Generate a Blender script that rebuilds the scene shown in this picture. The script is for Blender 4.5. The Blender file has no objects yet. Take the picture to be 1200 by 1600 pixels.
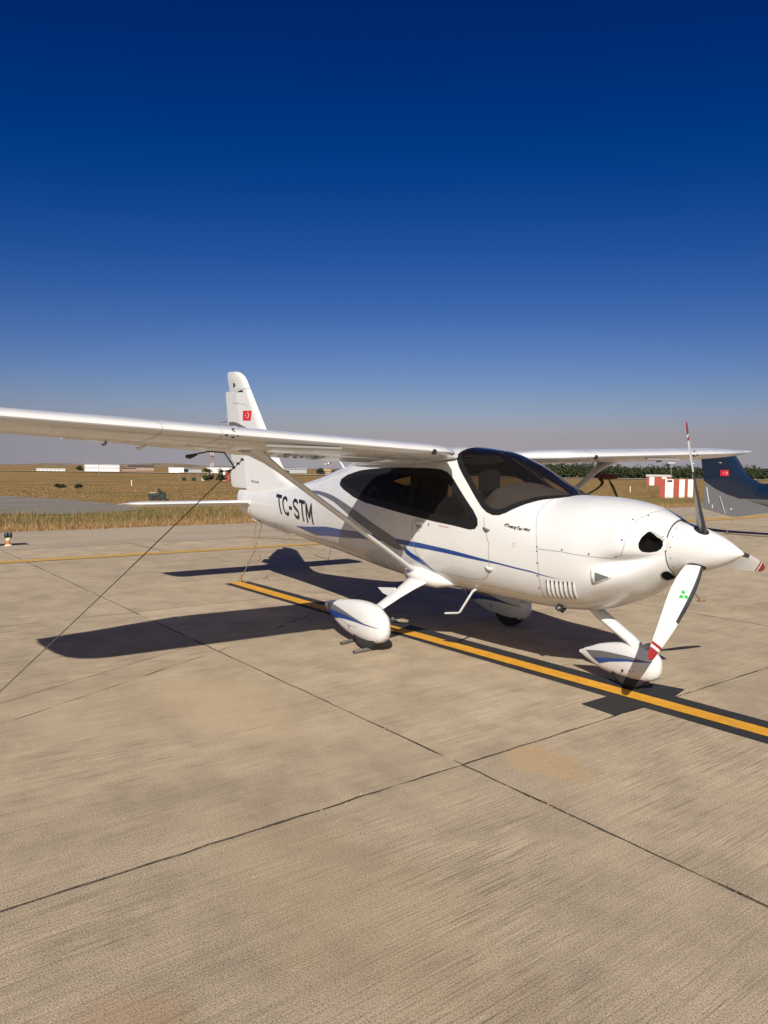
import bpy, bmesh, math, random
import numpy as np
from mathutils import Vector, Matrix
from mathutils.geometry import delaunay_2d_cdt
random.seed(7); rng = np.random.default_rng(7)
S = bpy.context.scene
COL = S.collection
R = math.radians

# ------------------------------------------------------------------ camera
CAMPOS = Vector((2.490, -5.021, 1.668))
YAW, PITCH, ROLL, FOC = R(-52.363), R(-3.289), R(0.788), 1161.9
fw = Vector((math.sin(YAW)*math.cos(PITCH), math.cos(YAW)*math.cos(PITCH), math.sin(PITCH)))
rt = Vector((math.cos(YAW), -math.sin(YAW), 0)); up = rt.cross(fw)
r2 = rt*math.cos(ROLL) + up*math.sin(ROLL); u2 = up*math.cos(ROLL) - rt*math.sin(ROLL)
cd = bpy.data.cameras.new('camera'); cam = bpy.data.objects.new('camera', cd); COL.objects.link(cam)
M3 = Matrix((r2, u2, -fw)).transposed()
cam.matrix_world = Matrix.Translation(CAMPOS) @ M3.to_4x4()
cd.sensor_fit = 'HORIZONTAL'; cd.sensor_width = 36; cd.lens = 36*FOC/1200
cd.clip_start = 0.05; cd.clip_end = 20000
S.camera = cam

# ------------------------------------------------------------------ sky, sun, exposure
LDIR = Vector((-1.046, 0.923, -1)).normalized()      # direction the sunlight travels
SUN_EL = math.asin(-LDIR.z)
SKYK = 2**-.27
w = bpy.data.worlds.new('World'); S.world = w; w.use_nodes = True
nt = w.node_tree; bg = nt.nodes['Background']
sky = nt.nodes.new('ShaderNodeTexSky'); sky.sky_type = 'NISHITA'; sky.sun_disc = False
sky.sun_elevation = SUN_EL
sky.sun_rotation = math.atan2(-LDIR.x, -LDIR.y)
sky.altitude = 100; sky.air_density = 1.0; sky.dust_density = 1.2; sky.ozone_density = 4.0
tc_ = nt.nodes.new('ShaderNodeTexCoord'); sx3 = nt.nodes.new('ShaderNodeSeparateXYZ'); cx3 = nt.nodes.new('ShaderNodeCombineXYZ'); mxz = nt.nodes.new('ShaderNodeMath'); mxz.operation = 'MAXIMUM'; mxz.inputs[1].default_value = .045
nt.links.new(tc_.outputs['Generated'], sx3.inputs[0]); nt.links.new(sx3.outputs[0], cx3.inputs[0]); nt.links.new(sx3.outputs[1], cx3.inputs[1]); nt.links.new(sx3.outputs[2], mxz.inputs[0]); nt.links.new(mxz.outputs[0], cx3.inputs[2])
nt.links.new(cx3.outputs[0], sky.inputs[0])       # dusty horizon band: the sky keeps its value below 2.6 degrees
# one tone response for the whole dome: the photo's deep, contrasty blue
sp_ = nt.nodes.new('ShaderNodeSeparateColor'); cb_ = nt.nodes.new('ShaderNodeCombineColor'); nt.links.new(sky.outputs[0], sp_.inputs[0])
for i_, (A_, p_, c_, o_) in enumerate(((7.0, 1.75, .80, -.06), (4.68, 2.2, .82, 0), (2.24, 1.5, .62, 0))):
    m1 = nt.nodes.new('ShaderNodeMath'); m1.operation = 'MULTIPLY'; m1.inputs[1].default_value = .05
    m1.operation = 'MULTIPLY_ADD'; m1.inputs[2].default_value = o_; m1.use_clamp = False
    m0_ = nt.nodes.new('ShaderNodeMath'); m0_.operation = 'MAXIMUM'; m0_.inputs[1].default_value = .001
    m2 = nt.nodes.new('ShaderNodeMath'); m2.operation = 'POWER'; m2.inputs[1].default_value = p_
    m3 = nt.nodes.new('ShaderNodeMath'); m3.operation = 'MULTIPLY'; m3.inputs[1].default_value = A_
    m4 = nt.nodes.new('ShaderNodeMath'); m4.operation = 'MINIMUM'; m4.inputs[1].default_value = c_
    m5 = nt.nodes.new('ShaderNodeMath'); m5.operation = 'MULTIPLY'; m5.inputs[1].default_value = SKYK/.1
    nt.links.new(sp_.outputs[i_], m1.inputs[0])
    for a_, b_ in ((m1, m0_), (m0_, m2), (m2, m3), (m3, m4), (m4, m5)): nt.links.new(a_.outputs[0], b_.inputs[0])
    nt.links.new(m5.outputs[0], cb_.inputs[i_])
nt.links.new(cb_.outputs[0], bg.inputs[0]); bg.inputs[1].default_value = 0.1
sd = bpy.data.lights.new('sun', 'SUN'); sd.energy = 5.0; sd.angle = R(0.53); sd.color = (1, .945, .86)
so = bpy.data.objects.new('sun', sd); COL.objects.link(so)
so.rotation_euler = LDIR.to_track_quat('-Z', 'Y').to_euler()
so.location = (0, 0, 30)
S.view_settings.view_transform = 'Standard'; S.view_settings.look = 'None'
S.view_settings.exposure = 0.28; S.view_settings.gamma = 1; S.view_settings.use_curve_mapping = False
S.render.engine = 'CYCLES'
try:
    S.cycles.max_bounces = 8; S.cycles.transparent_max_bounces = 12
except Exception: pass

# ------------------------------------------------------------------ materials
def mat(name, col, rough=.6, metal=0, coat=0, spec=.5):
    m = bpy.data.materials.new(name); m.use_nodes = True
    b = m.node_tree.nodes['Principled BSDF']
    b.inputs['Base Color'].default_value = (*col, 1); b.inputs['Roughness'].default_value = rough
    b.inputs['Metallic'].default_value = metal; b.inputs['Coat Weight'].default_value = coat
    b.inputs['Coat Roughness'].default_value = .05
    b.inputs['Specular IOR Level'].default_value = spec
    return m
def N(m, t, **kw):
    n = m.node_tree.nodes.new(t)
    for k, v in kw.items():
        if k.startswith('i_'): n.inputs[k[2:].replace('_', ' ')].default_value = v
        else: setattr(n, k, v)
    return n
def L(m, a, b): m.node_tree.links.new(a, b)
def ramp(m, fac, stops):
    r = N(m, 'ShaderNodeValToRGB'); e = r.color_ramp.elements
    while len(e) < len(stops): e.new(.5)
    for el, (p, c) in zip(e, stops):
        el.position = p; el.color = (*c, 1) if len(c) == 3 else c
    L(m, fac, r.inputs[0]); return r.outputs[0]
def mixc(m, fac, a, b, mode='MIX'):
    x = N(m, 'ShaderNodeMix', data_type='RGBA', blend_type=mode)
    for i, v in ((0, fac), (6, a), (7, b)):
        if hasattr(v, 'links'): L(m, v, x.inputs[i])
        elif isinstance(v, (int, float)): x.inputs[i].default_value = v
        else: x.inputs[i].default_value = (*v, 1)
    return x.outputs[2]
def noise(m, scale, detail=5, rough=.55, vec=None, stretch=None, rot=None):
    n = N(m, 'ShaderNodeTexNoise', noise_dimensions='3D'); n.inputs['Scale'].default_value = scale
    n.inputs['Detail'].default_value = detail; n.inputs['Roughness'].default_value = rough
    g = N(m, 'ShaderNodeNewGeometry')
    mp = N(m, 'ShaderNodeMapping')
    if stretch: mp.inputs['Scale'].default_value = stretch
    if rot: mp.inputs['Rotation'].default_value = rot
    L(m, vec or g.outputs['Position'], mp.inputs[0]); L(m, mp.outputs[0], n.inputs[0])
    return n.outputs[0]
def bump(m, h, strength=.3, dist=.005):
    b = N(m, 'ShaderNodeBump'); b.inputs['Strength'].default_value = strength; b.inputs['Distance'].default_value = dist
    L(m, h, b.inputs['Height']); L(m, b.outputs[0], m.node_tree.nodes['Principled BSDF'].inputs['Normal'])
def BSDF(m): return m.node_tree.nodes['Principled BSDF']

# white gelcoat with faint dust; its inner side is a dark lining
M_white = mat('white_paint', (.80, .79, .765), .28, coat=.35)
c = ramp(M_white, noise(M_white, 2.2, 6), [(.3, (.605, .60, .59)), (.7, (.622, .62, .612))])
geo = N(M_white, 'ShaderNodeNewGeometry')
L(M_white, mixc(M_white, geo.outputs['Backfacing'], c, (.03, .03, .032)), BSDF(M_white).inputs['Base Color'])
r_ = ramp(M_white, noise(M_white, 5, 5), [(.35, (.2,)*3), (.7, (.4,)*3)]); L(M_white, r_, BSDF(M_white).inputs['Roughness'])
M_plain = mat('white_paint_plain', (.615, .612, .60), .3, coat=.3)
M_satin = mat('white_satin', (.6, .59, .57), .45)
M_blue = mat('blue_stripe', (.014, .05, .22), .3, coat=.3)
M_grey = mat('grey_stripe', (.115, .12, .125), .35, coat=.3)
M_black = mat('black_print', (.012, .012, .013), .4)
M_seam = mat('seam_shadow_line', (.30, .29, .27), .6)
M_rubber = mat('tyre_rubber', (.022, .021, .02), .85)
M_dark = mat('dark_trim', (.018, .018, .02), .5)
M_frame = mat('window_black_edge', (.012, .012, .013), .55, spec=.12)
M_red = mat('red_paint', (.25, .018, .016), .45)
M_flagred = mat('flag_red', (.55, .02, .03), .5)
M_maroon = mat('maroon_webbing', (.09, .012, .014), .8)
M_rope = mat('tie_down_rope', (.035, .03, .026), .9)
c = ramp(M_rope, noise(M_rope, 60, 3), [(.35, (.02, .018, .016)), (.7, (.10, .085, .065))]); L(M_rope, c, BSDF(M_rope).inputs['Base Color'])
M_tanrope = mat('tan_rope', (.22, .15, .08), .9)
M_green = mat('green_mark', (.02, .35, .06), .5)
M_duct = mat('duct_black', (.006, .006, .006), 1.0, spec=.05)
M_metal = mat('galvanised_metal', (.42, .41, .38), .45, metal=.6)
M_amber = mat('amber_light_body', (.55, .20, .04), .35)
M_cream = mat('cream_plastic', (.7, .55, .38), .5)
M_seat = mat('cabin_seat', (.014, .013, .013), .85, spec=.2)
M_dash = mat('glareshield', (.072, .062, .058), .9, spec=.2)
M_pink = mat('red_print', (.62, .30, .27), .5)
M_bladeblack = mat('blade_boot', (.03, .03, .032), .42)
c = ramp(M_bladeblack, noise(M_bladeblack, 14, 4), [(.3, (.02, .02, .022)), (.75, (.05, .05, .052))]); L(M_bladeblack, c, BSDF(M_bladeblack).inputs['Base Color'])

def glass(name, tint, refl=1.45, veil=.03):
    m = bpy.data.materials.new(name); m.use_nodes = True; t = m.node_tree
    for n in list(t.nodes): t.nodes.remove(n)
    o = t.nodes.new('ShaderNodeOutputMaterial'); mx = t.nodes.new('ShaderNodeMixShader')
    tr = t.nodes.new('ShaderNodeBsdfTransparent'); tr.inputs[0].default_value = (*tint, 1)
    gl = t.nodes.new('ShaderNodeBsdfGlossy'); gl.inputs['Roughness'].default_value = .02
    gl.inputs[0].default_value = (1, 1, 1, 1)
    fr = t.nodes.new('ShaderNodeFresnel'); fr.inputs[0].default_value = refl
    df = t.nodes.new('ShaderNodeBsdfDiffuse'); df.inputs[0].default_value = (.62, .56, .50, 1); m2 = t.nodes.new('ShaderNodeMixShader'); m2.inputs[0].default_value = veil
    t.links.new(tr.outputs[0], m2.inputs[1]); t.links.new(df.outputs[0], m2.inputs[2])
    t.links.new(fr.outputs[0], mx.inputs[0]); t.links.new(m2.outputs[0], mx.inputs[1]); t.links.new(gl.outputs[0], mx.inputs[2])
    t.links.new(mx.outputs[0], o.inputs[0]); return m
M_glass_s = glass('tinted_side_glass', (.42, .38, .34), 1.10, .018)
M_glass_w = glass('windscreen_glass', (.72, .69, .67), 1.13, .010)

# concrete: broomed across the slab, speckled, with stains of its own
M_conc = mat('apron_concrete', (.3, .27, .23), .85, spec=.3)
def build_concrete(m):
    big = noise(m, .35, 6, .6); mid = noise(m, 2.3, 7, .65); fine = noise(m, 150, 5, .75)
    # broom marks run along y, so vary fast across x
    broom = noise(m, 1, 4, .65, stretch=(105, 2.5, 1), rot=(0, 0, R(-1.5)))
    broom2 = noise(m, 1, 3, .6, stretch=(22, .7, 1), rot=(0, 0, R(1.0)))
    c0 = ramp(m, big, [(.35, (.320, .252, .168)), (.5, (.378, .300, .202)), (.65, (.440, .350, .236))])
    c1 = mixc(m, .5, c0, ramp(m, mid, [(.38, (.265, .208, .146)), (.50, (.37, .293, .200)), (.62, (.450, .358, .246))]))
    bmask = ramp(m, noise(m, .7, 3), [(.42, (.25,)*3), (.6, (.95,)*3)])
    c2 = mixc(m, bmask, c1, mixc(m, 1.0, c1, ramp(m, broom, [(.36, (.50,)*3), (.46, (.93,)*3), (.62, (1.15,)*3)]), 'MULTIPLY'))
    c2 = mixc(m, .5, c2, ramp(m, broom2, [(.38, (.88,)*3), (.5, (1,)*3), (.62, (1.07,)*3)]), 'MULTIPLY')
    c3 = mixc(m, .9, c2, ramp(m, fine, [(.38, (.38,)*3), (.47, (.96,)*3), (.60, (1.40,)*3)]), 'MULTIPLY')
    # sand coloured stains on the slabs
    g = N(m, 'ShaderNodeNewGeometry'); out = c3
    wob = noise(m, 3.5, 6, .7)
    for (sx, sy, rx, ry, amt, colr) in ((-.25, -1.72, .33, .26, .85, (.48, .32, .16)), (-2.25, -2.75, 1.15, .55, .62, (.46, .35, .22)),
                                  (.2, -3.4, 1.0, .5, .35, (.44, .30, .18)), (1.0, -1.1, .5, .16, .4, (.44, .28, .17)),
                                  (-2.7, -3.7, .7, .5, .3, (.42, .33, .24)), (.55, -4.3, .45, .2, .5, (.44, .27, .14)),(1.35, -3.75, .5, .3, .35, (.42, .29, .16))):
        sub = N(m, 'ShaderNodeVectorMath', operation='SUBTRACT'); sub.inputs[1].default_value = (sx, sy, 0); L(m, g.outputs['Position'], sub.inputs[0])
        mul = N(m, 'ShaderNodeVectorMath', operation='MULTIPLY'); mul.inputs[1].default_value = (1/rx, 1/ry, 0); L(m, sub.outputs[0], mul.inputs[0])
        ln = N(m, 'ShaderNodeVectorMath', operation='LENGTH'); L(m, mul.outputs[0], ln.inputs[0])
        ad = N(m, 'ShaderNodeMath', operation='MULTIPLY_ADD'); L(m, wob, ad.inputs[0]); ad.inputs[1].default_value = 1.6; L(m, ln.outputs['Value'], ad.inputs[2])
        f = ramp(m, ad.outputs[0], [(.0, (amt,)*3), (.80, (amt*.85,)*3), (.98, (0,)*3)])
        sc = N(m, 'ShaderNodeMath', operation='MULTIPLY'); sc.inputs[1].default_value = .56; L(m, ad.outputs[0], sc.inputs[0]); 
        m.node_tree.links.remove(f.node.inputs[0].links[0]); L(m, sc.outputs[0], f.node.inputs[0])
        stain = mixc(m, .7, colr, ramp(m, fine, [(.35, (.55,)*3), (.6, (1.15,)*3)]), 'MULTIPLY')
        out = mixc(m, mixc(m, .55, f, ramp(m, noise(m, 16, 5, .75), [(.40, (.25,)*3), (.56, (1,)*3)]), 'MULTIPLY'), out, stain)
    # dark pits and pale grit
    v = N(m, 'ShaderNodeTexVoronoi'); v.inputs['Scale'].default_value = 26; L(m, g.outputs['Position'], v.inputs[0])
    pit = ramp(m, v.outputs['Distance'], [(.0, (1,)*3), (.06, (1,)*3), (.10, (0,)*3)])
    gate = ramp(m, noise(m, 9, 2), [(.58, (0,)*3), (.62, (1,)*3)])
    pf = mixc(m, 1.0, pit, gate, 'MULTIPLY')
    out = mixc(m, pf, out, (.07, .055, .042))
    v2 = N(m, 'ShaderNodeTexVoronoi'); v2.inputs['Scale'].default_value = 17; L(m, g.outputs['Position'], v2.inputs[0])
    grit = ramp(m, v2.outputs['Distance'], [(.0, (1,)*3), (.035, (1,)*3), (.06, (0,)*3)])
    gate2 = ramp(m, noise(m, 7, 2), [(.60, (0,)*3), (.64, (1,)*3)])
    out = mixc(m, mixc(m, 1.0, grit, gate2, 'MULTIPLY'), out, (.62, .54, .42))
    oi = N(m, 'ShaderNodeObjectInfo')
    out = mixc(m, 1.0, out, ramp(m, oi.outputs['Random'], [(0, (.94, .935, .93)), (1, (1.06, 1.055, 1.05))]), 'MULTIPLY')
    L(m, out, BSDF(m).inputs['Base Color'])
    ha = N(m, 'ShaderNodeMath', operation='ADD'); L(m, broom, ha.inputs[0]); L(m, fine, ha.inputs[1])
    bump(m, ha.outputs[0], .8, .004)
build_concrete(M_conc)
M_base = mat('joint_sealant', (.05, .042, .034), .95)
c = ramp(M_base, noise(M_base, 30, 4), [(.35, (.035, .03, .024)), (.7, (.12, .095, .07))]); L(M_base, c, BSDF(M_base).inputs['Base Color'])
M_strip = mat('apron_shoulder', (.30, .255, .205), .9, spec=.2)
c = ramp(M_strip, noise(M_strip, .6, 7, .65, stretch=(1.5, .4, 1)), [(.3, (.30, .242, .172)), (.7, (.40, .325, .235))]); L(M_strip, c, BSDF(M_strip).inputs['Base Color'])
bump(M_strip, noise(M_strip, 50, 3), .5, .005)
M_asph = mat('old_asphalt', (.10, .095, .09), .9, spec=.2)
c = ramp(M_asph, noise(M_asph, .5, 7, .65, stretch=(1.5, .35, 1)), [(.3, (.15, .132, .11)), (.7, (.23, .205, .172))]); L(M_asph, c, BSDF(M_asph).inputs['Base Color'])
def paint(name, col, wear=.3, under=(.30, .25, .19)):
    m = mat(name, col, .7, spec=.3)
    a = noise(m, 26, 6, .75); b = noise(m, 2.5, 4)
    ad = N(m, 'ShaderNodeMath', operation='ADD'); L(m, a, ad.inputs[0]); L(m, b, ad.inputs[1])
    f = ramp(m, ad.outputs[0], [(0, (0,)*3), (1, (0,)*3)])
    e = f.node.color_ramp.elements; f.node.color_ramp.interpolation = 'LINEAR'
    e[0].position = 1.0-0; e[1].position = 1.0
    sc = N(m, 'ShaderNodeMath', operation='MULTIPLY'); sc.inputs[1].default_value = .5; L(m, ad.outputs[0], sc.inputs[0])
    m.node_tree.links.remove(f.node.inputs[0].links[0]); L(m, sc.outputs[0], f.node.inputs[0])
    e[0].position = .62-wear*.2; e[0].color = (0, 0, 0, 1); e[1].position = .68-wear*.2; e[1].color = (1, 1, 1, 1)
    shade = mixc(m, .6, col, ramp(m, noise(m, 9, 6), [(.3, (.72,)*3), (.7, (1.15,)*3)]), 'MULTIPLY')
    L(m, mixc(m, f, shade, under), BSDF(m).inputs['Base Color'])
    bump(m, noise(m, 60, 4, .7), .5, .004)
    return m
M_yel = paint('yellow_line_paint', (.62, .30, .025), .12)
M_yelo = paint('worn_yellow_paint', (.50, .30, .07), .35)
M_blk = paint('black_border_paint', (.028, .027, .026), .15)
M_pale = paint('faded_line_paint', (.38, .30, .20), .5)

# field
M_field = mat('dry_field', (.2, .15, .07), 1, spec=.1)
def build_field(m):
    a = noise(m, .09, 7, .6, stretch=(1.6, .45, 1)); b = noise(m, .5, 6, .7, stretch=(1.3, .5, 1)); f = noise(m, 4, 5, .7)
    c0 = ramp(m, a, [(.38, (.145, .130, .042)), (.46, (.24, .165, .062)), (.54, (.37, .205, .085)), (.62, (.21, .175, .058))])
    c1 = mixc(m, .5, c0, ramp(m, b, [(.4, (.12, .095, .032)), (.5, (.24, .15, .058)), (.62, (.36, .22, .10))]))
    c2 = mixc(m, .7, c1, ramp(m, f, [(.3, (.55,)*3), (.5, (.95,)*3), (.75, (1.35,)*3)]), 'MULTIPLY')
    L(m, c2, BSDF(m).inputs['Base Color']); bump(m, f, 1, .12)
build_field(M_field)
M_straw = mat('pale_straw_ground', (.38, .28, .15), 1, spec=.1)
M_hill = mat('far_hill_earth', (.20, .15, .10), 1, spec=.1)
c = ramp(M_hill, noise(M_hill, .03, 6, .7), [(.35, (.11, .095, .06)), (.5, (.22, .165, .11)), (.7, (.30, .22, .14))]); L(M_hill, c, BSDF(M_hill).inputs['Base Color'])
GR = [mat('grass_gold', (.34, .19, .075), .9), mat('grass_straw', (.40, .28, .13), .9), mat('grass_olive', (.125, .115, .035), .9), mat('grass_brown', (.20, .105, .042), .9)]
LEAF = [mat('leaf_dark', (.036, .046, .022), .95, spec=.1), mat('leaf_mid', (.045, .056, .027), .95, spec=.1), mat('leaf_dry', (.058, .060, .033), .95, spec=.1)]
M_trunk = mat('bark', (.07, .05, .035), .95)
M_hangar = mat('hangar_white', (.74, .73, .71), .6)
M_hangar2 = mat('hangar_grey', (.34, .35, .35), .7)
M_roofd = mat('dark_roof', (.075, .07, .068), .8)
M_brick = mat('brown_wall', (.28, .17, .11), .9)
M_cabred = mat('cabin_red', (.33, .055, .03), .6)
M_cabwhite = mat('cabin_white', (.72, .68, .62), .6)
M_bluep = mat('navy_metallic_paint', (.008, .022, .050), .25, metal=.2, coat=.6)
M_silver = mat('silver_grey_paint', (.175, .18, .19), .35, metal=.2, coat=.3)
M_dkgreen = mat('dark_green_paint', (.02, .035, .03), .5)

# ------------------------------------------------------------------ object helpers
def mk(name, V, F, m, parent=None, smooth=True, sharp=None):
    me = bpy.data.meshes.new(name); me.from_pydata([tuple(v) for v in V], [], [tuple(f) for f in F])
    for mm in (m if isinstance(m, (list, tuple)) else [m]): me.materials.append(mm)
    if smooth: me.shade_smooth()
    if sharp is not None:
        try: me.set_sharp_from_angle(angle=R(sharp))
        except Exception: pass
    me.update()
    o = bpy.data.objects.new(name, me); COL.objects.link(o)
    if parent is not None:
        o.parent = parent
        if parent.type == 'EMPTY': o.location = -parent.location
    return o
def thing(name, loc, label, cat, group=None):
    o = bpy.data.objects.new(name, None); COL.objects.link(o); o.location = loc; o.empty_display_size = .2
    o['label'] = label; o['category'] = cat
    if group: o['group'] = group
    return o
def tag(o, label=None, cat=None, group=None, kind=None):
    if label: o['label'] = label
    if cat: o['category'] = cat
    if group: o['group'] = group
    if kind: o['kind'] = kind
    return o
def from_bm(name, bm, m, parent=None, smooth=False, sharp=None):
    bmesh.ops.recalc_face_normals(bm, faces=bm.faces)
    V = [v.co.copy() for v in bm.verts]; bm.verts.index_update()
    F = [[v.index for v in f.verts] for f in bm.faces]; bm.free()
    return mk(name, V, F, m, parent, smooth, sharp)
def box(name, lo, hi, m, parent=None, bev=.0, rot=0, piv=None):
    bm = bmesh.new(); bmesh.ops.create_cube(bm, size=1)
    for v in bm.verts:
        v.co = Vector([lo[i]+(v.co[i]+.5)*(hi[i]-lo[i]) for i in range(3)])
    if bev: bmesh.ops.bevel(bm, geom=bm.edges[:], offset=bev, segments=2, affect='EDGES')
    if rot:
        pv = Vector(piv or ((lo[0]+hi[0])/2, (lo[1]+hi[1])/2, 0))
        bmesh.ops.rotate(bm, verts=bm.verts, cent=pv, matrix=Matrix.Rotation(rot, 3, 'Z'))
    return from_bm(name, bm, m, parent)
def loft(name, rings, m, parent=None, closed=True, caps=True, smooth=True, sharp=50):
    n = len(rings[0]); V = [p for r in rings for p in r]; F = []
    for i in range(len(rings)-1):
        for j in range(n if closed else n-1):
            k = (j+1) % n; F.append((i*n+j, i*n+k, (i+1)*n+k, (i+1)*n+j))
    if caps and closed:
        F.append(tuple(reversed(range(n)))); F.append(tuple(range((len(rings)-1)*n, len(rings)*n)))
    bm = bmesh.new(); vs = [bm.verts.new(v) for v in V]
    for f in F:
        try: bm.faces.new([vs[i] for i in f])
        except Exception: pass
    bmesh.ops.remove_doubles(bm, verts=bm.verts, dist=1e-5)
    return from_bm(name, bm, m, parent, smooth, sharp)
def tube(name, pts, rad, m, parent=None, n=8, flat=1.0, chord=None):
    """round bar through pts; rad number or list; chord: unit vector of the wide axis with flat = thin ratio"""
    P = [Vector(p) for p in pts]; rings = []
    ref = Vector((0, 0, 1))
    for i, p in enumerate(P):
        d = (P[min(i+1, len(P)-1)]-P[max(i-1, 0)]).normalized()
        a = Vector(chord) if chord else (ref.cross(d) if abs(d.z) < .95 else Vector((1, 0, 0)).cross(d))
        a = (a - d*a.dot(d)).normalized(); b = d.cross(a)
        r = rad[i] if isinstance(rad, (list, tuple)) else rad
        rings.append([p+a*r*math.cos(t)+b*r*flat*math.sin(t) for t in [2*math.pi*k/n for k in range(n)]])
    return loft(name, rings, m, parent)
def flatpoly(name, poly, z, m, parent=None):
    r = delaunay_2d_cdt([Vector(p) for p in poly], [], [list(range(len(poly)))], 1, 1e-6)
    V = [(p.x, p.y, z) for p in r[0]]; F = [f for f in r[2]]
    o = mk(name, V, F, m, parent, False)
    return o

# ------------------------------------------------------------------ the fuselage surface
SEC=[(-.47,1.335,.925,1.13,.205,2.0,2.0),(-.56,1.375,.85,1.11,.29,2.0,2.1),(-.70,1.425,.74,1.09,.39,2.0,2.2),
(-.90,1.462,.64,1.07,.465,2.0,2.3),(-1.10,1.478,.575,1.05,.505,2.05,2.4),(-1.35,1.482,.545,1.04,.53,2.1,2.5),
(-1.60,1.57,.54,1.05,.55,2.15,2.6),(-1.95,1.745,.545,1.07,.57,2.3,2.6),(-2.30,1.855,.55,1.09,.58,2.5,2.6),
(-2.70,1.89,.55,1.10,.58,2.6,2.6),(-3.10,1.885,.56,1.11,.57,2.6,2.6),(-3.60,1.865,.59,1.12,.53,2.5,2.5),
(-4.10,1.82,.635,1.13,.46,2.3,2.4),(-4.70,1.69,.69,1.15,.36,2.2,2.3),(-5.30,1.545,.74,1.13,.27,2.1,2.2),
(-6.00,1.43,.82,1.14,.19,2.1,2.2),(-6.70,1.375,.90,1.14,.13,2.1,2.2),(-7.30,1.35,1.00,1.18,.08,2.1,2.2),
(-7.50,1.34,1.04,1.2,.05,2.1,2.2)]
def spl(x,k):
    n=len(SEC); x=max(min(x,SEC[0][0]),SEC[-1][0]); i=0
    while i<n-2 and x<SEC[i+1][0]: i+=1
    h=SEC[i+1][0]-SEC[i][0]; t=(x-SEC[i][0])/h
    def sl(j):
        if j==0: return (SEC[1][k]-SEC[0][k])/(SEC[1][0]-SEC[0][0])
        if j==n-1: return (SEC[-1][k]-SEC[-2][k])/(SEC[-1][0]-SEC[-2][0])
        a=(SEC[j][k]-SEC[j-1][k])/(SEC[j][0]-SEC[j-1][0]); b=(SEC[j+1][k]-SEC[j][k])/(SEC[j+1][0]-SEC[j][0])
        return 0 if a*b<=0 else 2*a*b/(a+b)
    m0,m1=sl(i)*h,sl(i+1)*h; y0,y1=SEC[i][k],SEC[i+1][k]
    return y0*(2*t**3-3*t*t+1)+m0*(t**3-2*t*t+t)+y1*(-2*t**3+3*t*t)+m1*(t**3-t*t)
_sc = {}
def sec(x):
    k = round(x, 4)
    if k not in _sc: _sc[k] = [spl(x, j) for j in range(1, 7)]
    return _sc[k]
def body(x, thd, off=0.0):
    """x station, thd degrees: 0 top, negative = near (right) side, +-180 belly"""
    zt,zb,zm,wd,nt_,nb = sec(x); th = R(thd)
    c,s = math.cos(th), math.sin(th)
    n,h = (nt_,zt-zm) if c>=0 else (nb,zm-zb)
    r = (abs(s)**n+abs(c)**n)**(-1/n)
    if x > -1.45:   # cowling: inlet cheeks and the hollow under them
        a = abs(thd)
        r *= 1 + .11*math.exp(-((x+.66)/.14)**2-((a-72)/24)**2) - .17*math.exp(-((x+.70)/.15)**2-((a-102.5)/8.)**2) \
             + .05*math.exp(-((x+.75)/.22)**2-((a-122)/13.)**2)
    p = Vector((x, wd*r*s, zm+h*r*c))
    if off:
        q1 = body(x-.01, thd); q2 = body(x, thd+1.0); q0 = body(x, thd)
        nn = (q1-q0).cross(q2-q0).normalized()
        out = Vector((0, s, c))
        if nn.dot(out) < 0: nn = -nn
        p = p + nn*off
    return p
def side_y(x, z, s=-1):
    zt,zb,zm,wd,nt_,nb = sec(x)
    n,h = (nt_,zt-zm) if z>zm else (nb,zm-zb)
    t = min(.999, abs(z-zm)/h)
    return s*wd*(1-t**n)**(1/n)

KX = 1.0; KT = 1/110.0     # metric for (x, th): one degree is about 9 mm
def inpoly(p, poly):
    x, y = p; c = False; n = len(poly); j = n-1
    for i in range(n):
        a, b = poly[i], poly[j]
        if (a[1] > y) != (b[1] > y) and x < (b[0]-a[0])*(y-a[1])/(b[1]-a[1])+a[0]: c = not c
        j = i
    return c
def pdist(p, poly):
    best = 9; n = len(poly); px, py = p
    for i in range(n):
        ax, ay = poly[i]; bx, by = poly[(i+1) % n]; dx, dy = bx-ax, by-ay
        t = max(0, min(1, ((px-ax)*dx+(py-ay)*dy)/(dx*dx+dy*dy+1e-12)))
        best = min(best, math.hypot(px-ax-t*dx, py-ay-t*dy))
    return best
def dens(poly, step, closed=True):
    out = []; n = len(poly)
    for i in range(n if closed else n-1):
        a, b = poly[i], poly[(i+1) % n]; k = max(1, int(math.ceil(math.dist(a, b)/step)))
        out += [(a[0]+(b[0]-a[0])*j/k, a[1]+(b[1]-a[1])*j/k) for j in range(k)]
    if not closed: out.append(poly[-1])
    return out
def inset(poly, d):
    n = len(poly); A = sum(poly[i][0]*poly[(i+1) % n][1]-poly[(i+1) % n][0]*poly[i][1] for i in range(n))
    sg = 1 if A > 0 else -1; out = []
    for i in range(n):
        a, b, c = Vector(poly[i-1]), Vector(poly[i]), Vector(poly[(i+1) % n])
        e1 = (b-a).normalized(); e2 = (c-b).normalized()
        nn = Vector((-(e1.y+e2.y), e1.x+e2.x))*sg
        out.append(tuple(b+nn.normalized()*d))
    return out
def met(poly): return [(x*KX, t*KT) for x, t in poly]
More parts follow.
